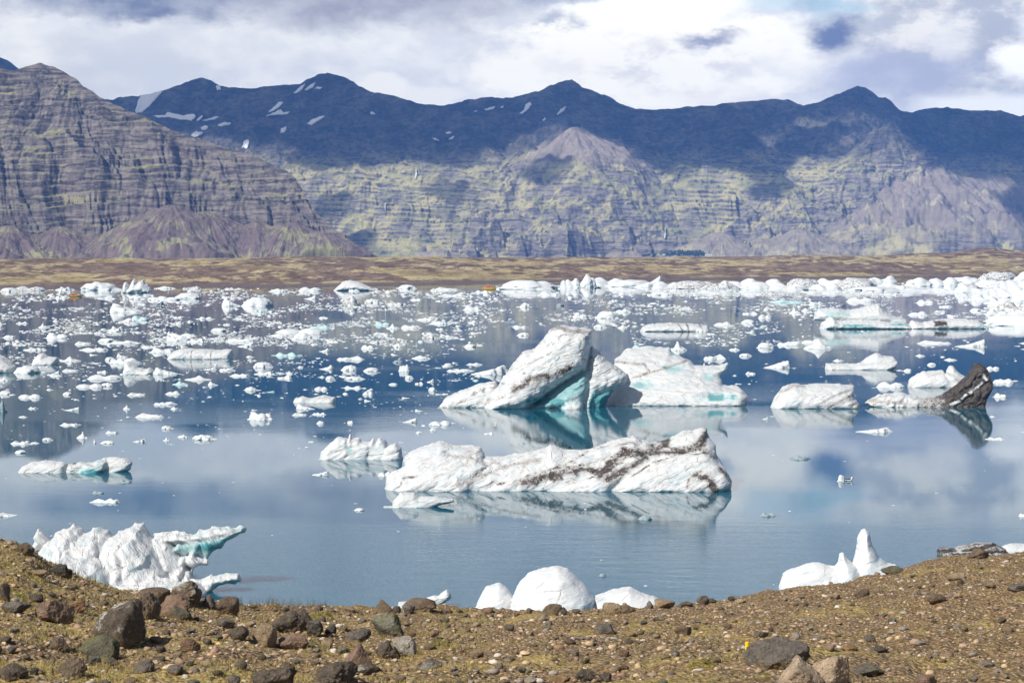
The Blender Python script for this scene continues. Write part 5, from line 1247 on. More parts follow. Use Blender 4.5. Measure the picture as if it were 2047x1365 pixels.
HERO = [
    (233, 1290, 108, 90, 'round', 'dark', 1, dict(lichen=1.0, label='largest dark brown boulder with a white lichen cap')),
    (290, 1238, 60, 52, 'knob', 'brown', 2, dict(lichen=0.5, label='knobbly pebbly boulder touching the lichen-capped boulder')),
    (345, 1234, 64, 42, 'round', 'pink', 3, dict(label='pinkish rounded boulder behind a small grey stone')),
    (362, 1237, 40, 27, 'angular', 'green', 4, dict(label='grey wedge stone leaning on the pinkish boulder')),
    (306, 1206, 70, 30, 'round', 'brown', 5, dict(label='broad brown boulder against the fluted iceberg')),
    (372, 1212, 64, 46, 'knob', 'brown', 6, dict(lichen=0.6, label='pebbly conglomerate boulder highest on the crest by the ice shelf')),
    (455, 1226, 46, 30, 'angular', 'brown', 7, dict(label='brown boulder at the crest beside the ice shelf tip')),
    (417, 1217, 27, 27, 'knob', 'grey', 8, dict(label='grey knobbly stone between conglomerate boulder and the brown crest boulder')),
    (99, 1243, 84, 42, 'angular', 'pink', 9, dict(label='wide pinkish brown boulder left of the lichen-capped boulder')),
    (149, 1225, 46, 25, 'slab', 'orange', 10, dict(label='flat orange slab lying behind the wide pinkish boulder')),
    (27, 1226, 56, 22, 'slab', 'grey', 11, dict(label='flat grey slab by the wide pinkish boulder')),
    (8, 1200, 22, 36, 'round', 'dark', 12, dict(label='upright dark stone at the very left edge')),
    (48, 1108, 38, 22, 'round', 'brown', 13, dict(label='brown boulder on the skyline beside the white ice peak')),
    (117, 1150, 36, 24, 'round', 'black', 14, dict(label='dark grey boulder on the slope edge over the big iceberg')),
    (134, 1152, 20, 16, 'round', 'black', 15, dict(label='small black stone beside the dark grey slope-edge boulder')),
    (76, 1152, 40, 12, 'slab', 'tan', 16, dict(label='flat tan stone on the slope below the dark grey boulder')),
    (198, 1319, 82, 48, 'round', 'green', 17, dict(mossy=0.7, label='greenish mossy boulder in front of the lichen-capped boulder')),
    (188, 1330, 28, 20, 'round', 'grey', 18, dict(lichen=0.4, label='small lichen-spotted stone in front of the mossy boulder')),
    (222, 1328, 32, 15, 'round', 'grey', 19, dict(mossy=0.4, label='low grey stone in front of the mossy boulder')),
    (115, 1300, 42, 26, 'angular', 'brown', 20, dict(label='angular brown stone left of the mossy boulder')),
    (577, 1266, 68, 42, 'knob', 'dark', 21, dict(label='dark brown round boulder below the bright green moss')),
    (606, 1250, 44, 32, 'round', 'dark', 22, dict(label='dark boulder tucked behind the round brown boulder')),
    (628, 1270, 36, 30, 'round', 'black', 23, dict(label='black boulder with one white speck beside the round brown boulder', lichen=0.15)),
    (661, 1268, 26, 20, 'round', 'black', 24, dict(label='small black stone right of the black boulder')),
    (528, 1290, 52, 42, 'angular', 'tan', 25, dict(label='angular tan rock with dark hollow beside the round brown boulder')),
    (585, 1298, 62, 28, 'slab', 'pink', 26, dict(label='pink flat rock beside the small green moss cushion')),
    (774, 1272, 68, 46, 'angular', 'green', 27, dict(mossy=0.5, lichen=0.3, label='grey-green lichened boulder alone in the gravel')),
    (714, 1281, 52, 24, 'round', 'grey', 28, dict(label='low dark grey stone left of the grey-green boulder')),
    (711, 1336, 66, 50, 'pyramid', 'pink', 29, dict(label='pyramid-shaped pinkish rock among the mossy stones')),
    (774, 1316, 50, 31, 'knob', 'dark', 30, dict(label='knobbly dark brown rock between the pyramid rock and the white angular rock')),
    (809, 1314, 48, 42, 'angular', 'pale', 31, dict(lichen=0.5, label='white angular rock with a dark notch')),
    (545, 1376, 96, 42, 'knob', 'dark', 32, dict(label='pitted dark brown boulder cut off by the bottom picture edge')),
    (668, 1374, 92, 46, 'knob', 'dark', 33, dict(label='cindery dark boulder at the bottom edge below the pyramid rock')),
    (765, 1224, 42, 25, 'pyramid', 'brown', 34, dict(label='triangular brown boulder on the crest against the water')),
    (838, 1221, 74, 24, 'round', 'brown', 35, dict(label='wide brown boulder on the crest below the winged ice block')),
    (818, 1227, 27, 18, 'round', 'grey', 36, dict(label='grey stone leaning on the wide brown crest boulder')),
    (858, 1340, 52, 22, 'round', 'dark', 37, dict(lichen=0.4, label='low dark rock with pale lichen right of the knobbly dark rock')),
    (735, 1348, 54, 18, 'round', 'dark', 38, dict(lichen=0.7, label='flat dark rock with white lichen in front of the pyramid rock')),
    (1104, 1226, 40, 18, 'round', 'brown', 39, dict(label='brown boulder on the crest in front of the smooth ice dome')),
    (1226, 1226, 44, 20, 'round', 'tan', 40, dict(label='tan boulder on the crest right of the ice dome')),
    (1254, 1226, 30, 16, 'round', 'brown', 41, dict(label='brown boulder touching the tan crest boulder')),
    (1299, 1217, 15, 16, 'round', 'grey', 42, dict(label='small upright grey stone on the crest at the ice end')),
    (1330, 1214, 42, 15, 'round', 'tan', 43, dict(label='flat tan stone on the crest just past the last ice')),
    (1405, 1204, 26, 17, 'round', 'grey', 44, dict(lichen=0.3, label='pale grey boulder on the crest against open water')),
    (1208, 1266, 46, 20, 'slab', 'grey', 45, dict(label='grey slab in gravel below the crest dome')),
    (1366, 1270, 36, 18, 'slab', 'brown', 46, dict(label='brown slab in gravel right of centre')),
    (1556, 1334, 138, 52, 'slab', 'grey', 47, dict(dep=0.7, tilt=-0.12, label='large flat grey boulder by the yellow marker peg')),
    (1600, 1388, 114, 68, 'angular', 'cream', 48, dict(label='cracked tan boulder at the bottom edge below the large grey boulder')),
    (1662, 1376, 88, 62, 'angular', 'cream', 49, dict(label='tan angular boulder right of the cracked tan boulder')),
    (1738, 1352, 76, 20, 'slab', 'grey', 50, dict(mossy=0.4, label='flat grey-green slab right of the tan boulders')),
    (1912, 1160, 36, 15, 'round', 'tan', 51, dict(label='pale tan oval stone high on the gravel bank')),
    (1920, 1168, 16, 10, 'round', 'black', 52, dict(label='small black stone just below the pale tan oval stone')),
    (1981, 1176, 24, 10, 'round', 'pink', 53, dict(label='pinkish stone on the gravel bank near the right edge')),
    (2036, 1182, 40, 13, 'slab', 'grey', 54, dict(label='flat grey slab at the right picture edge')),
    (1670, 1197, 22, 11, 'round', 'tan', 55, dict(label='light stone in gravel below the ice spire')),
    (1722, 1192, 36, 14, 'round', 'brown', 56, dict(label='brown domed stone sunk in gravel below the ice spire')),
    (1874, 1206, 40, 18, 'round', 'brown', 57, dict(label='brown domed stone half buried mid-slope on the gravel bank')),
    (1785, 1146, 46, 14, 'round', 'green', 58, dict(mossy=0.4, label='greenish slab on the crest at the foot of the ice spire')),
    (1958, 1116, 44, 18, 'angular', 'brown', 59, dict(label='brown rock on the crest in front of the ash-striped slab')),
    (1700, 1300, 36, 11, 'round', 'orange', 60, dict(label='orange oval stone in gravel right of the large grey boulder')),
    (1839, 1290, 26, 9, 'slab', 'pale', 61, dict(label='whitish flat stone in the gravel above the dark flat stone')),
    (1740, 1282, 26, 14, 'angular', 'grey', 62, dict(label='grey angular stone above the orange oval stone')),
    (1760, 1304, 32, 13, 'round', 'black', 63, dict(label='dark flat stone right of the orange oval stone')),
    (1525, 1275, 26, 14, 'round', 'grey', 64, dict(label='grey stone above the large flat grey boulder')),
    (1120, 1364, 42, 13, 'slab', 'orange', 65, dict(label='bright orange flat stone at the bottom edge')),
    (1172, 1362, 48, 24, 'knob', 'dark', 66, dict(label='dark knobbly rock beside the bright orange flat stone')),
    (1060, 1366, 24, 12, 'round', 'pale', 67, dict(label='pale stone left of the bright orange flat stone')),
    (1210, 1362, 28, 18, 'knob', 'dark', 68, dict(label='second dark knobbly rock right of the bright orange stone')),
    (1088, 1240, 18, 10, 'round', 'pale', 69, dict(label='small white cobble below the ice dome')),
    (140, 1355, 70, 34, 'angular', 'brown', 70, dict(label='angular brown rock at the lower left bottom')),
    (20, 1362, 60, 30, 'round', 'dark', 71, dict(label='dark rounded rock in the bottom left corner')),
    (285, 1345, 46, 22, 'slab', 'grey', 72, dict(label='grey slab at the bottom below the lichen-capped boulder')),
    (380, 1300, 40, 24, 'knob', 'rust', 73, dict(label='rusty knobbly rock right of the lichen-capped boulder')),
    (475, 1278, 44, 26, 'round', 'dark', 74, dict(label='dark stone left of the angular tan rock')),
    (450, 1258, 40, 20, 'round', 'grey', 75, dict(label='grey stone in moss below the brown crest boulder by the ice shelf')),
]
for (px_, py_, w_, h_, st_, tn_, sd_, kw_) in HERO:
    kw_ = dict(kw_); lab_ = kw_.pop('label')
    o_ = put_rock(px_, py_, w_, h_, st_, tn_, sd_, 5, yaw=(sd_ * 1.7) % 0.6 - 0.3, **kw_)
    thing(o_, lab_, 'rock', 'rocks on the stony bank')
    ROCKS[-1]['hero'] = lab_
def scatter_rocks():
    r = random.Random(23)
    for i in range(205):
        for _ in range(60):
            px = r.uniform(-10, 2057) if r.random() < 0.42 else r.uniform(-10, 960)
            top = np.interp(px, *CREST)
            py = top + 5 + (1368 - top) * r.random() ** 1.25
            w = r.uniform(8, 17) * (1 + 0.9 * (py - top) / (1368 - top)) * (1.15 if px < 900 else 0.75) * (1 + (r.random() ** 6) * 1.2)
            if all(math.hypot((px - k['px']), (py - k['py'] - k['h'] / 2) * 1.5) > 0.55 * (k['w'] + w) for k in ROCKS): break
        st = r.choice(['round', 'round', 'angular', 'slab', 'knob', 'round', 'angular'])
        tone = r.choice(['dark', 'brown', 'grey', 'brown', 'pink', 'grey', 'green', 'tan', 'rust', 'dark', 'tan'] + (['tan', 'pale', 'pink'] if px > 900 else ['grey', 'brown']))
        put_rock(px, py, w, w * r.uniform(0.34, 0.62), st, tone, 100 + r.randrange(5), 3, lichen=r.choice([0, 0, 0.4]), mossy=r.choice([0, 0, 0.4]), yaw=r.uniform(-3.1, 3.1) if st != 'slab' else r.uniform(-.5, .5), sink=r.uniform(0.2, 0.34), jit=r)
    # cobbles that break the skyline of the crest
    for i in range(26):
        px = r.uniform(480, 1500); w = r.uniform(9, 22)
        put_rock(px, float(np.interp(px, *CREST)) + 4, w, w * r.uniform(.4, .7), r.choice(['round', 'angular']), r.choice(['brown', 'grey', 'pink', 'dark']), 100 + r.randrange(5), 3, sink=0.25, yaw=r.uniform(-3, 3), jit=r)
scatter_rocks()
SHORT = {1: 'the lichen-capped boulder', 3: 'the pinkish rounded boulder', 7: 'the brown crest boulder by the shelf', 9: 'the wide pinkish boulder', 14: 'the slope-edge boulder', 17: 'the mossy boulder', 21: 'the round brown boulder', 25: 'the angular tan rock', 27: 'the grey-green boulder', 29: 'the pyramid rock', 31: 'the white angular rock',
         35: 'the wide crest boulder', 39: 'the boulder under the ice dome', 43: 'the flat tan crest stone', 47: 'the large grey boulder', 50: 'the grey-green slab', 51: 'the pale oval stone', 57: 'the half-buried brown stone', 65: 'the bright orange stone', 45: 'the grey gravel slab', 60: 'the orange oval stone'}
RM = [(h[0], h[1] - h[3] / 2, SHORT[h[6]]) for h in HERO if h[6] in SHORT]
TN = dict(dark='dark brown', black='blackish', brown='brown', pink='pinkish', orange='orange', tan='tan', cream='cream', grey='grey', pale='pale', green='grey-green', rust='rusty')
SN = dict(round='rounded', angular='angular', slab='flat', knob='knobbly', pyramid='pointed')
rest = [k for k in ROCKS if 'hero' not in k]
for k in rest:
    k['look'] = f"{'small ' if k['w'] < 22 else ''}{SN[k['style']]} {TN[k['tone']]}"
    k['o']['category'] = 'rock'; k['o']['group'] = 'rocks on the stony bank'
rank_labels(rest, RM, 'stone')
print('rocks', len(ROCKS))

# ------------------------------------------------------------------ gravel, grass, moss
def build_gravel():
    rng = np.random.RandomState(3)
    shapes = [rock_shape(s, 300 + i, 2) for i, s in enumerate(['angular', 'angular', 'slab', 'round', 'angular', 'slab'])]
    n = 20000
    px = rng.uniform(-80, 2130, n); top = np.interp(px, *CREST)
    dmin, Dc = 20.0, np.interp(px, *CRD)
    d = dmin + (Dc + 2.0 - dmin) * rng.rand(n) ** 0.85
    a = (px - CX) / FPX
    z = ground_z(a, d)
    size = 0.013 + rng.exponential(0.013, n); size = np.minimum(size, 0.085)
    pal = np.array([TONES[k] for k in ('brown', 'grey', 'tan', 'pink', 'dark', 'pale', 'brown', 'tan', 'rust')])
    col = np.minimum(pal[rng.randint(len(pal), size=n)] * rng.uniform(0.85, 1.6, (n, 1)), 0.75)
    Vs, Fs, Cs, off = [], [], [], 0
    for i in range(n):
        V, F = shapes[rng.randint(len(shapes))]
        c, s = math.cos(q := rng.uniform(0, 6.28)), math.sin(q)
        P = V * [size[i], size[i] * rng.uniform(.6, 1), size[i] * rng.uniform(.35, .75)]
        P = np.stack([P[:, 0] * c - P[:, 1] * s + a[i] * d[i], P[:, 0] * s + P[:, 1] * c + d[i], P[:, 2] + z[i] + size[i] * 0.15], -1)
        Vs.append(P); Fs.append(F + off); off += len(V); Cs.append(np.broadcast_to(col[i], P.shape))
    m, t, b = material('loose_gravel')
    t.put(b.inputs['Base Color'], t.mix(t.step(t.noise(t.pos(), 40.0, 3, 0.6), 0.35, 0.65), t.attr('tone', True), t.mix(0.35, t.attr('tone', True), C(0.03, 0.025, 0.02))))
    me = mesh_np('gravel', np.concatenate(Vs), np.concatenate(Fs), m, {'tone': np.concatenate(Cs)})
    link('gravel', me, kind='stuff', label='loose gravel and pebbles strewn over the bank')
build_gravel()
def blades(name, x, y, z, hgt, wid, col, lean, mat):
    n = len(x); rng = np.random.RandomState(8)
    th = rng.uniform(0, 6.28, n); ln = rng.uniform(0.1, lean, n) * hgt
    lx, ly = np.cos(th) * ln, np.sin(th) * ln
    ph = rng.uniform(-0.8, 0.8, n); wx, wy = np.cos(ph) * wid, np.sin(ph) * wid
    p0 = np.stack([x - wx, y - wy, z], -1); p1 = np.stack([x + wx, y + wy, z], -1)
    mx_, my_, mz = x + lx * .35, y + ly * .35, z + hgt * .6
    p2 = np.stack([mx_ + wx * .7, my_ + wy * .7, mz], -1); p3 = np.stack([mx_ - wx * .7, my_ - wy * .7, mz], -1)
    q0 = np.stack([x + lx + wx * .15, y + ly + wy * .15, z + hgt * .95], -1); q1 = np.stack([x + lx - wx * .15, y + ly - wy * .15, z + hgt * .95], -1)
    V = np.stack([p0, p1, p2, p3, q0, q1], 1).reshape(-1, 3)
    i = np.arange(n)[:, None] * 6
    F = np.concatenate([i + [0, 1, 2, 3], i + [3, 2, 4, 5]])
    return mesh_np(name, V, F, mat, {'tone': np.repeat(col, 6, axis=0)})
def build_grass():
    rng = np.random.RandomState(4)
    m, t, b = material('dry_grass'); t.put(b.inputs['Base Color'], t.attr('tone', True))
    n = 150000
    px = np.where(rng.rand(n) < 0.62, rng.uniform(-60, 1000, n), rng.uniform(-60, 2110, n)); a = (px - CX) / FPX
    Dc = np.interp(px, *CRD); d = 20 + (Dc + 1.0 - 20) * rng.rand(n); x = a * d
    cl = fbm2(x / 1.1, d / 1.4, 4, 51) - 0.12 + 0.13 * (px < 950) + 0.2 * fbm2(x / 5, d / 5, 2, 52)
    ok = cl > 0.10
    x, d, a, cl = x[ok], d[ok], a[ok], cl[ok]; n = len(x)
    pal = np.array([(0.43, 0.32, 0.11), (0.35, 0.25, 0.08), (0.52, 0.42, 0.20), (0.24, 0.25, 0.055), (0.30, 0.21, 0.07), (0.43, 0.35, 0.15)])
    gsel = rng.randint(6, size=n); col = pal[gsel] * rng.uniform(.75, 1.2, (n, 1))
    me = blades('grass', x, d, ground_z(a, d) - 0.005, rng.uniform(0.02, 0.065, n), rng.uniform(0.0014, 0.0032, n), col, 0.9, m)
    link('grass', me, kind='stuff', label='short dry grass and moss between the stones')
    # taller seed stalks along the crest
    xs, ds, zs, hs = [], [], [], []
    for (x0, x1, k, off) in [(105, 215, 190, 0.0), (495, 600, 130, 0.0), (600, 650, 40, 0), (1440, 1530, 40, 0), (430, 500, 50, 0)]:
        for _ in range(k):
            p = rng.uniform(x0, x1); aa = (p - CX) / FPX; D = np.interp(p, *CRD) + rng.uniform(-1.2, 0.8)
            xs.append(aa * D); ds.append(D); zs.append(float(ground_z(np.array([aa]), np.array([D]))[0])); hs.append(rng.uniform(0.08, 0.27))
    xs, ds, zs, hs = map(np.array, (xs, ds, zs, hs)); n = len(xs)
    c1 = np.array([(0.10, 0.085, 0.035)]) * rng.uniform(.6, 1.6, (n, 1))
    me = blades('stalk_grass', xs, ds, zs, hs, np.full(n, 0.0028), c1, 0.35, m)
    link('stalk_grass', me, kind='stuff', label='thin seed stalks of grass along the crest')
build_grass()
def build_moss():
    m, t, b = material('cushion_moss')
    n = t.noise(t.pos(), 24.0, 4, 0.7)
    t.put(b.inputs['Base Color'], t.mix(t.step(n, 0.36, 0.62), C(0.13, 0.14, 0.012), C(0.42, 0.40, 0.045)))
    t.put(b.inputs['Normal'], t.bump(n, 0.06, 0.9))
    rng = np.random.RandomState(6)
    for i, (px, py, w, h, lab) in enumerate([(641, 1236, 46, 15, 'bright green moss cushion on the crest above the round brown boulder'), (626, 1299, 30, 20, 'small yellow-green moss cushion beside the pink flat rock'), (1406, 1336, 52, 18, 'pale green moss cushion left of the large grey boulder'),
                                             (28, 1198, 46, 22, 'grassy green moss cushion beside the upright dark stone'), (1525, 1362, 34, 16, 'dark green moss cushion below the large grey boulder'), (880, 1292, 40, 9, 'thin green moss cushion right of the white angular rock')]):
        x, y, z = ground_hit(px, py); pm = y / FPX
        U, F = ICO[5]
        P = U * (1 + 0.16 * fbm3(U[:, 0] * 3 + i, U[:, 1] * 3, U[:, 2] * 3, 4, i))[:, None]
        P = P * [w * pm / 2, w * pm * .42, h * pm * 0.8]
        # leafy tufts all over the cushion
        k = 1400; sel = rng.randint(len(P), size=k); c = P[sel]; s = 0.012 * w * pm * 3
        dirs = rng.normal(size=(k, 2, 3)) * s * 0.35
        T = np.stack([c - dirs[:, 0], c + dirs[:, 0], c + dirs[:, 0] * .6 + dirs[:, 1] + U[sel] * s * .4, c - dirs[:, 0] * .6 + dirs[:, 1] + U[sel] * s * .4], 1).reshape(-1, 3)
        base_me = mesh_np('moss_cushion', np.concatenate([P, T]), np.concatenate([np.concatenate([F, F[:, 2:3]], 1), np.arange(4 * k).reshape(-1, 4) + len(P)]), m)
        base_me.validate()
        o = link('moss_cushion', base_me, (x, y + 0.2 * w * pm, z - 0.1 * h * pm))
        thing(o, lab, 'moss', 'moss cushions on the bank')
build_moss()
# ------------------------------------------------------------------ small things
def lathe(profile, seg=20):
    n = len(profile); V = []
    for r, z in profile:
        for k in range(seg):
            q = 2 * math.pi * k / seg; V.append((r * math.cos(q), r * math.sin(q), z))
    F = [(i * seg + k, i * seg + (k + 1) % seg, (i + 1) * seg + (k + 1) % seg, (i + 1) * seg + k) for i in range(n - 1) for k in range(seg)]
    return np.array(V), np.array(F)
def plain(name, c, rough=0.6):
    m, t, b = material(name)
    n = t.noise(t.pos(), 3.0, 4, 0.6)
    t.put(b.inputs['Base Color'], t.mix(t.step(n, 0.3, 0.7), tuple(v * 0.85 for v in c), c)); b.inputs['Roughness'].default_value = rough
    return m
def build_peg():
    x, y, z = ground_hit(1493, 1302); pm = y / FPX
    root = link('marker_peg', None, (x, y - 0.03, z)); thing(root, 'short bright yellow marker peg beside the large flat grey boulder', 'marker peg')
    r = 4.2 * pm; h = 20 * pm
    V, F = lathe([(0.0005, -0.1), (r * 0.9, -0.1), (r, 0), (r, h * .97), (r * .96, h), (r * .72, h), (r * .70, h * .80), (0.0005, h * .8)])
    link('sleeve', mesh_np('sleeve', V, F, plain('yellow_plastic', (0.85, 0.60, 0.0), 0.45)), parent=root)
    V, F = lathe([(0.0005, -0.05), (r * .35, -0.05), (r * .35, h * .93), (r * .2, h * 0.95), (0.0005, h * 0.95)], 12)
    link('pin', mesh_np('pin', V, F, plain('rusty_steel', (0.2, 0.12, 0.08))), parent=root)
build_peg()

def sdf_mesh(name, parts, h, mat, k=0.03, pad=0.1):
    """parts: (point a, point b, radius a, radius b, squash) capsules that melt into one skin"""
    P = np.array([p[0] for p in parts] + [p[1] for p in parts], float); rm = max(max(p[2], p[3]) for p in parts)
    lo, hi = P.min(0) - rm - pad, P.max(0) + rm + pad
    ax = [np.arange(lo[i], hi[i], h) for i in range(3)]
    X, Y, Z = np.meshgrid(*ax, indexing='ij'); Q = np.stack([X, Y, Z], -1); F = None
    for a, b_, ra, rb in parts:
        a, b_ = np.array(a, float), np.array(b_, float); ab = b_ - a
        t = np.clip(((Q - a) @ ab) / (ab @ ab + 1e-9), 0, 1)
        f = np.linalg.norm(Q - a - t[..., None] * ab, axis=-1) - (ra + t * (rb - ra))
        if F is None: F = f
        else:
            hh = np.clip(0.5 + 0.5 * (F - f) / k, 0, 1); F = F + (f - F) * hh - k * hh * (1 - hh)
    V, Qd = surface_nets_aniso(F, *ax)
    return V, Qd
# seated passenger: one skin, jacket / trousers / face told apart by height
def build_person():
    parts = [((0, 0, .50), (0, .02, .92), .16, .17), ((0, .02, .92), (0, .03, 1.06), .08, .07), ((0, .04, 1.16), (0, .05, 1.24), .105, .10),
             ((-.10, 0, .48), (-.12, -.42, .48), .10, .075), ((.10, 0, .48), (.12, -.42, .48), .10, .075), ((-.12, -.42, .48), (-.12, -.44, .06), .07, .05), ((.12, -.42, .48), (.12, -.44, .06), .07, .05),
             ((-.12, -.44, .05), (-.12, -.58, .03), .05, .04), ((.12, -.44, .05), (.12, -.58, .03), .05, .04), ((-.2, .02, .92), (-.27, -.06, .66), .065, .055), ((.2, .02, .92), (.27, -.06, .66), .065, .055),
             ((-.27, -.06, .66), (-.16, -.28, .58), .05, .04), ((.27, -.06, .66), (.16, -.28, .58), .05, .04)]
    V, Q = sdf_mesh('person', parts, 0.04, None, 0.05)
    m, t, b = material('life_jacket_and_skin')
    z = t.sep(t.obj())[2]
    c = t.mix(t.step(z, 0.55, 0.60), C(0.03, 0.035, 0.06), C(0.80, 0.10, 0.02))
    c = t.mix(t.step(z, 1.03, 1.06), c, C(0.55, 0.34, 0.25)); c = t.mix(t.step(z, 1.21, 1.24), c, C(0.06, 0.04, 0.03))
    t.put(b.inputs['Base Color'], c)
    return mesh_np('person', V, Q, m)
PERSON = build_person()
WHITE_P, YELLOW_P, RED_P, BLACK_P, GREY_P = plain('white_paint', (0.80, 0.80, 0.76)), plain('yellow_paint', (0.80, 0.52, 0.12)), plain('red_paint', (0.72, 0.06, 0.03)), plain('black_rubber', (0.03, 0.03, 0.035)), plain('grey_glass', (0.12, 0.16, 0.18), 0.2)
def hull_mesh(Lh, B, Hh, seg=22, ring=10):
    V = []
    for i in range(seg + 1):
        s = i / seg; w = B / 2 * (1 - max(0, (s - .55) / .45) ** 2.2) * (0.9 + 0.1 * min(1, s * 6)); k = Hh * (1 + 0.35 * max(0, s - .5))
        for j in range(ring + 1):
            q = math.pi * j / ring
            V.append((-Lh / 2 + Lh * s, -w * math.cos(q) if w > .02 else 0.0 - 0.02 * math.cos(q), k - (k + 0.45) * math.sin(q) ** 0.7))
    F = [(i * (ring + 1) + j, (i + 1) * (ring + 1) + j, (i + 1) * (ring + 1) + j + 1, i * (ring + 1) + j + 1) for i in range(seg) for j in range(ring)]
    n0 = len(V)
    V += [(V[i * (ring + 1)][0], 0, V[i * (ring + 1)][2] - 0.12) for i in range(seg + 1)]
    for i in range(seg):
        a, b_ = i * (ring + 1), (i + 1) * (ring + 1)
        F += [(a, n0 + i, n0 + i + 1, b_), (a + ring, b_ + ring, n0 + i + 1, n0 + i)]
    j = list(range(ring + 1)); F += [(j[k], j[k + 1], j[k + 1], n0) for k in range(0)]
    return np.array(V), np.array(F)
def tube_path(pts, r, seg=8):
    V, F = [], []
    pts = [Vector(p) for p in pts]
    for i, p in enumerate(pts):
        d = (pts[min(i + 1, len(pts) - 1)] - pts[max(i - 1, 0)]).normalized()
        u = d.orthogonal().normalized(); v = d.cross(u)
        for k in range(seg):
            q = 2 * math.pi * k / seg; V.append(p + u * r * math.cos(q) + v * r * math.sin(q))
    for i in range(len(pts) - 1):
        for k in range(seg): F.append((i * seg + k, i * seg + (k + 1) % seg, (i + 1) * seg + (k + 1) % seg, (i + 1) * seg + k))
    return np.array([tuple(v) for v in V]), np.array(F)
def box_bevel(x0, x1, y0, y1, z0, z1, t=0.12):
    """a box with a narrowed roof line"""
    V = [(x0, y0, z0), (x1, y0, z0), (x1, y1, z0), (x0, y1, z0), (x0, y0, z1 - t), (x1, y0, z1 - t), (x1, y1, z1 - t), (x0, y1, z1 - t), (x0 + t, y0 + t, z1), (x1 - t, y0 + t, z1), (x1 - t, y1 - t, z1), (x0 + t, y1 - t, z1)]
    F = [(0, 3, 2, 1), (0, 1, 5, 4), (1, 2, 6, 5), (2, 3, 7, 6), (3, 0, 4, 7), (4, 5, 9, 8), (5, 6, 10, 9), (6, 7, 11, 10), (7, 4, 8, 11), (8, 9, 10, 11)]
    return np.array(V, float), np.array(F)
def build_boat(px, py, wpx, label, hullm, cabinm, people, yaw, cabin_at, plab):
    x, y, _ = on_level(px, py); Lh = float(wpx * y / FPX)
    root = link('tour_boat', None, (float(x), float(y), 0.0), rot=(0, 0, yaw)); thing(root, label, 'boat', 'tour boats among the ice')
    B = Lh * 0.32; Hh = Lh * 0.13
    V, F = hull_mesh(Lh, B, Hh); link('hull', mesh_np('hull', V, F, hullm), parent=root)
    rail = [(-Lh / 2 + Lh * s, sg * B / 2 * (1 - max(0, (s - .55) / .45) ** 2.2) , Hh * (1 + 0.35 * max(0, s - .5)) + 0.03) for sg, rng_ in ((-1, [i / 14 for i in range(15)]), (1, [1 - i / 14 for i in range(15)])) for s in rng_]
    V, F = tube_path(rail, 0.10 * Lh / 7); link('gunwale', mesh_np('gunwale', V, F, hullm), parent=root)
    c0 = -Lh / 2 + Lh * cabin_at
    V, F = box_bevel(c0, c0 + Lh * .22, -B * .3, B * .3, Hh * .7, Hh + Lh * .12); cb = link('cabin', mesh_np('cabin', V, F, cabinm, smooth=False), parent=root)
    V, F = box_bevel(c0 + Lh * .222, c0 + Lh * .235, -B * .24, B * .24, Hh + Lh * .07, Hh + Lh * .14, .02); link('window', mesh_np('window', V, F, GREY_P, smooth=False), parent=cb)
    V, F = tube_path([(c0 + Lh * .1, 0, Hh + Lh * .16), (c0 + Lh * .1, 0, Hh + Lh * .34)], 0.05 * Lh / 7); link('mast', mesh_np('mast', V, F, hullm), parent=root)
    c, s = math.cos(yaw), math.sin(yaw)
    for i, f in enumerate(people):
        lx, ly = -Lh / 2 + Lh * f, (B * 0.24 if i % 2 else -B * 0.24)
        o = link('person', PERSON, (float(x) + lx * c - ly * s, float(y) + lx * s + ly * c, Hh * 0.72), rot=(0, 0, yaw + (0 if i % 2 else math.pi)))
        thing(o, f"person in orange jacket, {['closest to', 'second from', 'third from', 'fourth from', 'fifth from', 'sixth from'][len(people) - 1 - i]} bow of {plab}", 'person', 'passengers in the boats')
build_boat(150, 594, 26, 'yellow-hulled boat with a red cabin below the first shore ice', YELLOW_P, RED_P, [0.08, 0.16, 0.62], R(12), 0.30, 'the yellow-hulled boat')
build_boat(978, 579, 28, 'pale boat with orange cabin at the tip of long shore ice', YELLOW_P, RED_P, [0.10, 0.62, 0.72], R(-8), 0.32, 'the pale boat by the long shore ice')
build_boat(1138, 576, 26, 'white boat full of orange-clad passengers before the ice wall', WHITE_P, RED_P, [0.08, 0.16, 0.24, 0.62, 0.70, 0.78], R(5), 0.36, 'the white boat')
def build_dinghy(px, py, wpx, label):
    x, y, _ = on_level(px, py); Lh = float(wpx * y / FPX)
    root = link('dinghy', None, (float(x), float(y), 0.0), rot=(0, 0, R(10))); thing(root, label, 'dinghy', 'black dinghies by the ice')
    B = Lh * .42
    V, F = tube_path([(-Lh / 2, -B / 2, .25), (0, -B / 2, .25), (Lh * .3, -B * .42, .32), (Lh / 2, 0, .5), (Lh * .3, B * .42, .32), (0, B / 2, .25), (-Lh / 2, B / 2, .25)], .25); link('tube', mesh_np('tube', V, F, BLACK_P), parent=root)
    V, F = box_bevel(-Lh * .48, Lh * .3, -B * .4, B * .4, .0, .2, .05); link('floor_panel', mesh_np('floor_panel', V, F, GREY_P), parent=root)
    V, F = box_bevel(-Lh * .56, -Lh * .49, -.2, .2, .1, .95, .08); link('outboard_motor', mesh_np('outboard_motor', V, F, BLACK_P), parent=root)
build_dinghy(1101, 578, 14, 'black dinghy between the pale boat and the white boat')
build_dinghy(1196, 576, 12, 'smaller black dinghy right of the white boat')

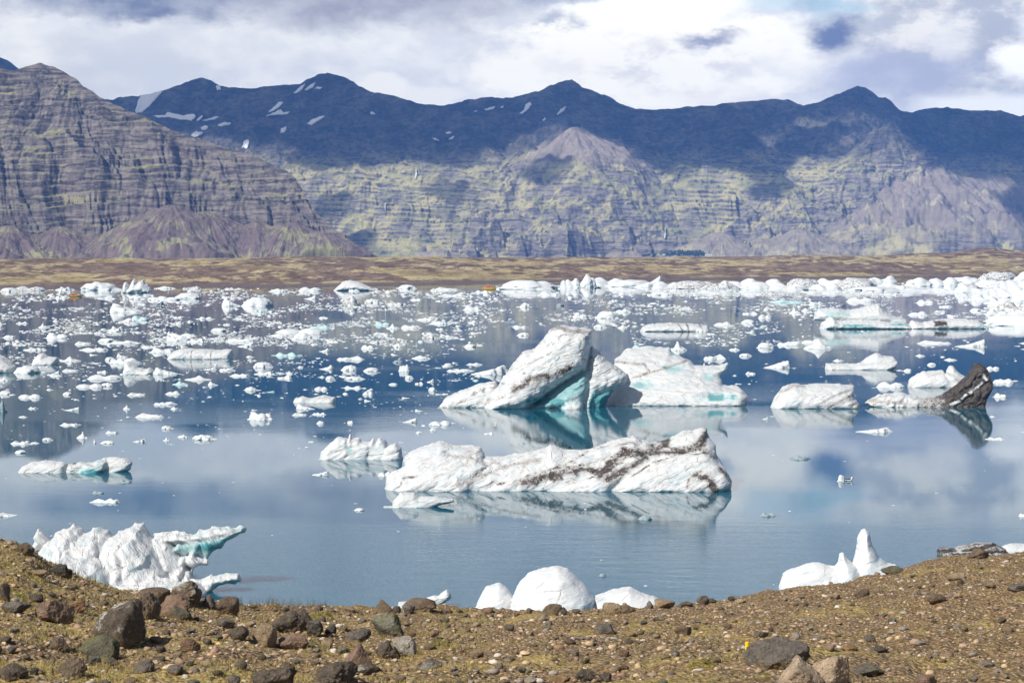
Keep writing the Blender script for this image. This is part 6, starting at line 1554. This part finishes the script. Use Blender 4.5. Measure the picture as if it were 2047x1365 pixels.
# the sea duck resting on the lagoon
def build_duck():
    x, y, _ = on_level(1697, 961); s = float(18 * y / FPX) / 0.62
    V, Q = sdf_mesh('duck', [((-.2, 0, .07), (.12, 0, .08), .085, .10), ((-.2, 0, .08), (-.34, 0, .13), .05, .015), ((.14, 0, .10), (.20, 0, .22), .06, .045), ((.21, 0, .24), (.23, 0, .245), .055, .05), ((.25, 0, .235), (.33, 0, .22), .025, .012)], 0.016, None, 0.05)
    m, t, b = material('duck_plumage'); p = t.sep(t.obj())
    c = t.mix(t.step(p[2], .09, .11), C(.75, .73, .70), C(.035, .028, .025)); c = t.mix(t.step(p[0], .11, .15), c, C(.78, .77, .74)); c = t.mix(t.step(p[0], .25, .27), c, C(.06, .055, .05))
    t.put(b.inputs['Base Color'], c)
    o = link('duck', mesh_np('duck', V, Q, m), (float(x), float(y), -0.02), rot=(0, 0, R(-10))); o.scale = (s, s, s)
    thing(o, 'dark-backed white-breasted duck resting on open water', 'duck')
build_duck()
x_ = put_floe(1681, 962, 16, 13, ('crag',), 'white', rng=FR); thing(x_, 'tiny upright white ice block beside the duck', 'ice floe', 'ice floes drifting on the lagoon')

# ------------------------------------------------------------------ on the mountain: snow, falls, farm
def on_range(px, py, tab=None):
    a, Db, W, tt, Z = tab or MR
    dx, dy, dz = ray(px, py); aa, s = float(dx / dy), float(dz / dy)
    i = int(np.clip(np.searchsorted(a, aa), 1, len(a) - 1)); f = (aa - a[i - 1]) / (a[i] - a[i - 1])
    D = (Db[i - 1] * (1 - f) + Db[i] * f) + tt * (W[i - 1] * (1 - f) + W[i] * f)
    z = Z[:, i - 1] * (1 - f) + Z[:, i] * f
    ap = (z - HC) / D
    k = np.nonzero(ap >= s)[0]
    if not len(k): return None
    k = k[0]
    if k > 0:
        g = (s - ap[k - 1]) / (ap[k] - ap[k - 1] + 1e-12); Dk = D[k - 1] + g * (D[k] - D[k - 1])
    else: Dk = D[k]
    return aa * Dk, Dk, HC + s * Dk
def drape(name, poly, mat, label, cat, group, step=1.0, lift=5.0):
    P = np.array(poly, float)
    xs = np.arange(P[:, 0].min() - 1, P[:, 0].max() + 2, step); ys = np.arange(P[:, 1].min() - 1, P[:, 1].max() + 2, step)
    GX, GY = np.meshgrid(xs, ys, indexing='ij')
    wob = 1.3 * fbm2(GX / 7, GY / 4, 3, 91)
    ins = poly_sd(GX, GY, P) + wob * (0.6 if step >= 1 else 0.2) > 0
    V, idx = [], -np.ones(GX.shape, int)
    cellm = ins[:-1, :-1] & ins[1:, 1:]
    need = np.zeros(GX.shape, bool)
    for di in (0, 1):
        for dj in (0, 1): need[di:di + cellm.shape[0], dj:dj + cellm.shape[1]] |= cellm
    for i, j in np.argwhere(need):
        h = on_range(GX[i, j], GY[i, j])
        if h is None: cellm[max(0, i - 1):i + 1, max(0, j - 1):j + 1] = False; continue
        d = Vector((h[0], h[1], h[2] - HC)).normalized()
        idx[i, j] = len(V); V.append((h[0] - d.x * lift, h[1] - d.y * lift, h[2] - d.z * lift + lift * 0.35))
    F = [(idx[i, j], idx[i + 1, j], idx[i + 1, j + 1], idx[i, j + 1]) for i, j in np.argwhere(cellm)]
    F = [f for f in F if min(f) >= 0]
    if not F: return None
    V = np.array(V); F = np.array(F); n = len(V)
    B = V + np.array([0, 8.0, -4.0])                       # the drift has a body under its surface
    e = np.concatenate([F[:, [0, 1]], F[:, [1, 2]], F[:, [2, 3]], F[:, [3, 0]]]); key = np.sort(e, 1); key = key[:, 0] * n + key[:, 1]
    u, ix, ct = np.unique(key, return_index=True, return_counts=True); be = e[ix[ct == 1]]
    Fa = np.concatenate([F, F[:, ::-1] + n, np.stack([be[:, 1], be[:, 0], be[:, 0] + n, be[:, 1] + n], -1)])
    o = link(name, mesh_np(name, np.concatenate([V, B]), Fa, mat)); thing(o, label, cat, group)
    return o
SNOW = plain('old_snow', (0.92, 0.92, 0.92), 0.8)
for poly, lab in [
    ([(270, 222), (276, 200), (283, 189), (328, 181), (318, 192), (300, 212), (284, 226), (272, 228)], 'broad snowfield in the saddle beside the layered mountain'),
    ([(305, 232), (330, 230), (335, 224), (350, 228), (364, 231), (386, 228), (392, 234), (384, 242), (360, 240), (340, 236), (315, 236)], 'long ragged snow patch below the saddle snowfield'),
    ([(391, 242), (402, 231), (406, 233), (400, 241), (394, 244)], 'short slanting snow patch right of the long ragged patch'),
    ([(400, 242), (425, 235), (441, 232), (432, 239), (412, 243)], 'thin pointed snow patch right of the short slanting one'),
    ([(432, 251), (448, 245), (463, 245), (460, 250), (442, 254)], 'oval snow patch lowest of the cluster near the saddle'),
    ([(400, 255), (410, 251), (417, 254), (410, 262), (403, 262)], 'upper lobe of snow beside the layered mountain slope'),
    ([(381, 271), (390, 262), (396, 265), (411, 263), (402, 271), (390, 276)], 'forked snow patch touching the layered mountain slope'),
    ([(484, 296), (487, 282), (497, 279), (499, 286), (494, 299), (487, 296)], 'upright snow patch right of the layered mountain shoulder'),
    ([(431, 172), (440, 171), (441, 180), (433, 181)], 'tiny snow patch under the first blue summit'),
    ([(533, 227), (556, 205), (568, 204), (560, 214), (545, 224)], 'slanting snow streak, the upper of two on the second summit flank'),
    ([(528, 233), (548, 225), (560, 219), (566, 225), (580, 224), (574, 229), (552, 231)], 'jagged snow patch just under the slanting streak'),
    ([(612, 250), (622, 240), (640, 233), (651, 233), (640, 241), (624, 251)], 'leaf-shaped snow patch right of the jagged one'),
    ([(559, 267), (562, 257), (572, 253), (573, 259), (569, 266)], 'small rounded snow patch below the leaf-shaped one'),
    ([(586, 187), (600, 173), (612, 167), (604, 180), (592, 188)], 'narrow snow gully left of the second blue summit'),
    ([(608, 181), (620, 170), (632, 163), (626, 176), (614, 182)], 'narrow snow gully directly under the second blue summit'),
    ([(627, 178), (634, 174), (646, 174), (640, 180)], 'tiny snow fleck under the second summit crest'),
    ([(738, 225), (744, 224), (750, 229), (742, 230)], 'tiny snow fleck in the hollow right of the second summit'),
    ([(940, 224), (958, 221), (950, 225)], 'thin snow line, leftmost of the row under the flat crest'),
    ([(965, 220), (980, 215), (992, 212), (986, 219), (974, 222)], 'middle snow patch in the row under the flat crest'),
    ([(994, 216), (1008, 211), (1006, 216)], 'small snow tip at the row end under the flat crest'),
    ([(1037, 228), (1046, 221), (1050, 210), (1060, 204), (1063, 210), (1056, 220), (1045, 229)], 'curved bright snow patch below the third blue summit'),
    ([(1112, 229), (1120, 219), (1134, 211), (1128, 222), (1116, 230)], 'slim slanting snow streak right of the curved bright patch'),
    ([(1083, 241), (1088, 235), (1092, 238), (1088, 243)], 'tiny snow fleck above the lit scree spur'),
    ([(889, 265), (900, 263), (903, 267), (893, 269)], 'small snow patch in the middle hollow, upper of a pair'),
    ([(896, 279), (904, 273), (910, 272), (904, 279)], 'small slanting snow patch in the middle hollow, lower of a pair'),
    ([(864, 276), (872, 277), (878, 282), (870, 281)], 'small snow patch left of the pair in the middle hollow')]:
    drape('snow_patch', poly, SNOW, lab, 'snow patch', 'snow patches on the blue range')
FALLS = plain('white_water', (0.85, 0.87, 0.9))
for poly, lab in [([(1328.5, 455), (1331, 455), (1331.5, 468), (1330, 478), (1327.5, 478), (1329, 466)], 'thin white waterfall above the farm wood'),
                  ([(831, 340), (833, 339), (833.5, 350), (831.5, 358), (829.8, 358)], 'short white waterfall high on the olive slope'),
                  ([(769, 408), (771, 407), (771, 421), (769, 421)], 'small white waterfall in the dark gully left of centre')]:
    drape('waterfall', poly, FALLS, lab, 'waterfall', 'waterfalls on the slopes', 0.5, 9.0)

def build_farm():
    m, t, b = material('conifer_foliage')
    t.put(b.inputs['Base Color'], t.mix(t.step(t.noise(t.pos(), 0.4, 4, 0.6), 0.35, 0.65), C(0.025, 0.045, 0.030), C(0.055, 0.085, 0.045)))
    rng = np.random.RandomState(12)
    top = lambda p: np.interp(p, [1285, 1300, 1330, 1345, 1360, 1385, 1395, 1405, 1413], [509, 506, 504, 499, 497.5, 499, 497, 500, 508])
    Vs, Fs, off = [], [], 0
    U, F3 = ICO[2]
    for i in range(420):
        px = rng.uniform(1331, 1413) if i < 340 else rng.uniform(1284, 1340)
        py = rng.uniform(top(px) + (4.5 if i < 340 else 2), 512)
        h = on_range(px, py)
        if h is None: continue
        hh, w = rng.uniform(6, 10) * (1 if i < 340 else .6), rng.uniform(2.2, 4.0)
        P = U * (1 + .25 * perlin3(U[:, 0] * 2 + i, U[:, 1] * 2, U[:, 2] * 2, i))[:, None]
        tp = np.clip(1.05 - 0.45 * (P[:, 2] + 1), 0.12, 1)
        P = np.stack([P[:, 0] * w * tp + h[0], P[:, 1] * w * tp + h[1], (P[:, 2] * .5 + .5) * hh + h[2] - 0.5], -1)
        Vs.append(P); Fs.append(F3 + off); off += len(U)
    link('woodland', mesh_np('woodland', np.concatenate(Vs), np.concatenate(Fs), m), kind='stuff', label='dark conifer wood at the foot of the range')
    wm, rm, gm, wd = plain('white_render', (0.8, 0.8, 0.77)), plain('grey_roof', (0.28, 0.28, 0.30)), plain('pale_roof', (0.62, 0.72, 0.66)), plain('dark_pane', (0.05, 0.06, 0.07), 0.2)
    for (px, py, w, hgt, roof, lab) in [(1302, 510.5, 4.5, 2.4, rm, 'small white farmhouse, first from the left beside the wood'), (1315, 510.5, 6, 2.6, gm, 'white farmhouse second from the left beside the wood'), (1327, 510, 5.5, 2.6, gm, 'white farmhouse closest to the left end of the wood'),
                                        (1351, 511, 4.5, 1.8, rm, 'small white house in front of the wood'), (1363, 510, 3.5, 1.8, rm, 'tiny white house in front of the wood, right of the other'), (1416, 511.2, 13, 3.6, gm, 'long pale barn at the right end of the wood')]:
        h = on_range(px, py)
        if h is None: continue
        x, y, z = h; y -= 40; Wm, Hm = w * y / FPX, hgt * y / FPX
        root = link('farm_building', None, (x * (y / (y + 40)), y, z - 1.0)); thing(root, lab, 'farmhouse', 'farm buildings below the range')
        d = Wm * .5
        V, F = box_bevel(-Wm / 2, Wm / 2, -d / 2, d / 2, 0, Hm * .62, .02); link('wall', mesh_np('wall', V, F, wm, smooth=False), parent=root)
        e = .4
        V = np.array([(-Wm / 2 - e, -d / 2 - e, Hm * .6), (Wm / 2 + e, -d / 2 - e, Hm * .6), (Wm / 2 + e, d / 2 + e, Hm * .6), (-Wm / 2 - e, d / 2 + e, Hm * .6), (-Wm / 2 - e, 0, Hm), (Wm / 2 + e, 0, Hm)])
        me = bpy.data.meshes.new('roof'); me.from_pydata([tuple(v) for v in V], [], [(0, 1, 5, 4), (2, 3, 4, 5), (0, 4, 3), (1, 2, 5), (0, 3, 2, 1)]); me.materials.append(roof); link('roof', me, parent=root)
        for k in range(3):
            c = (k - 1) * Wm * .28
            V, F = box_bevel(c - Wm * .05, c + Wm * .05, -d / 2 - .05, -d / 2 + .05, Hm * .22, Hm * .46, .01); link('window', mesh_np('window', V, F, wd, smooth=False), parent=root)
build_farm()
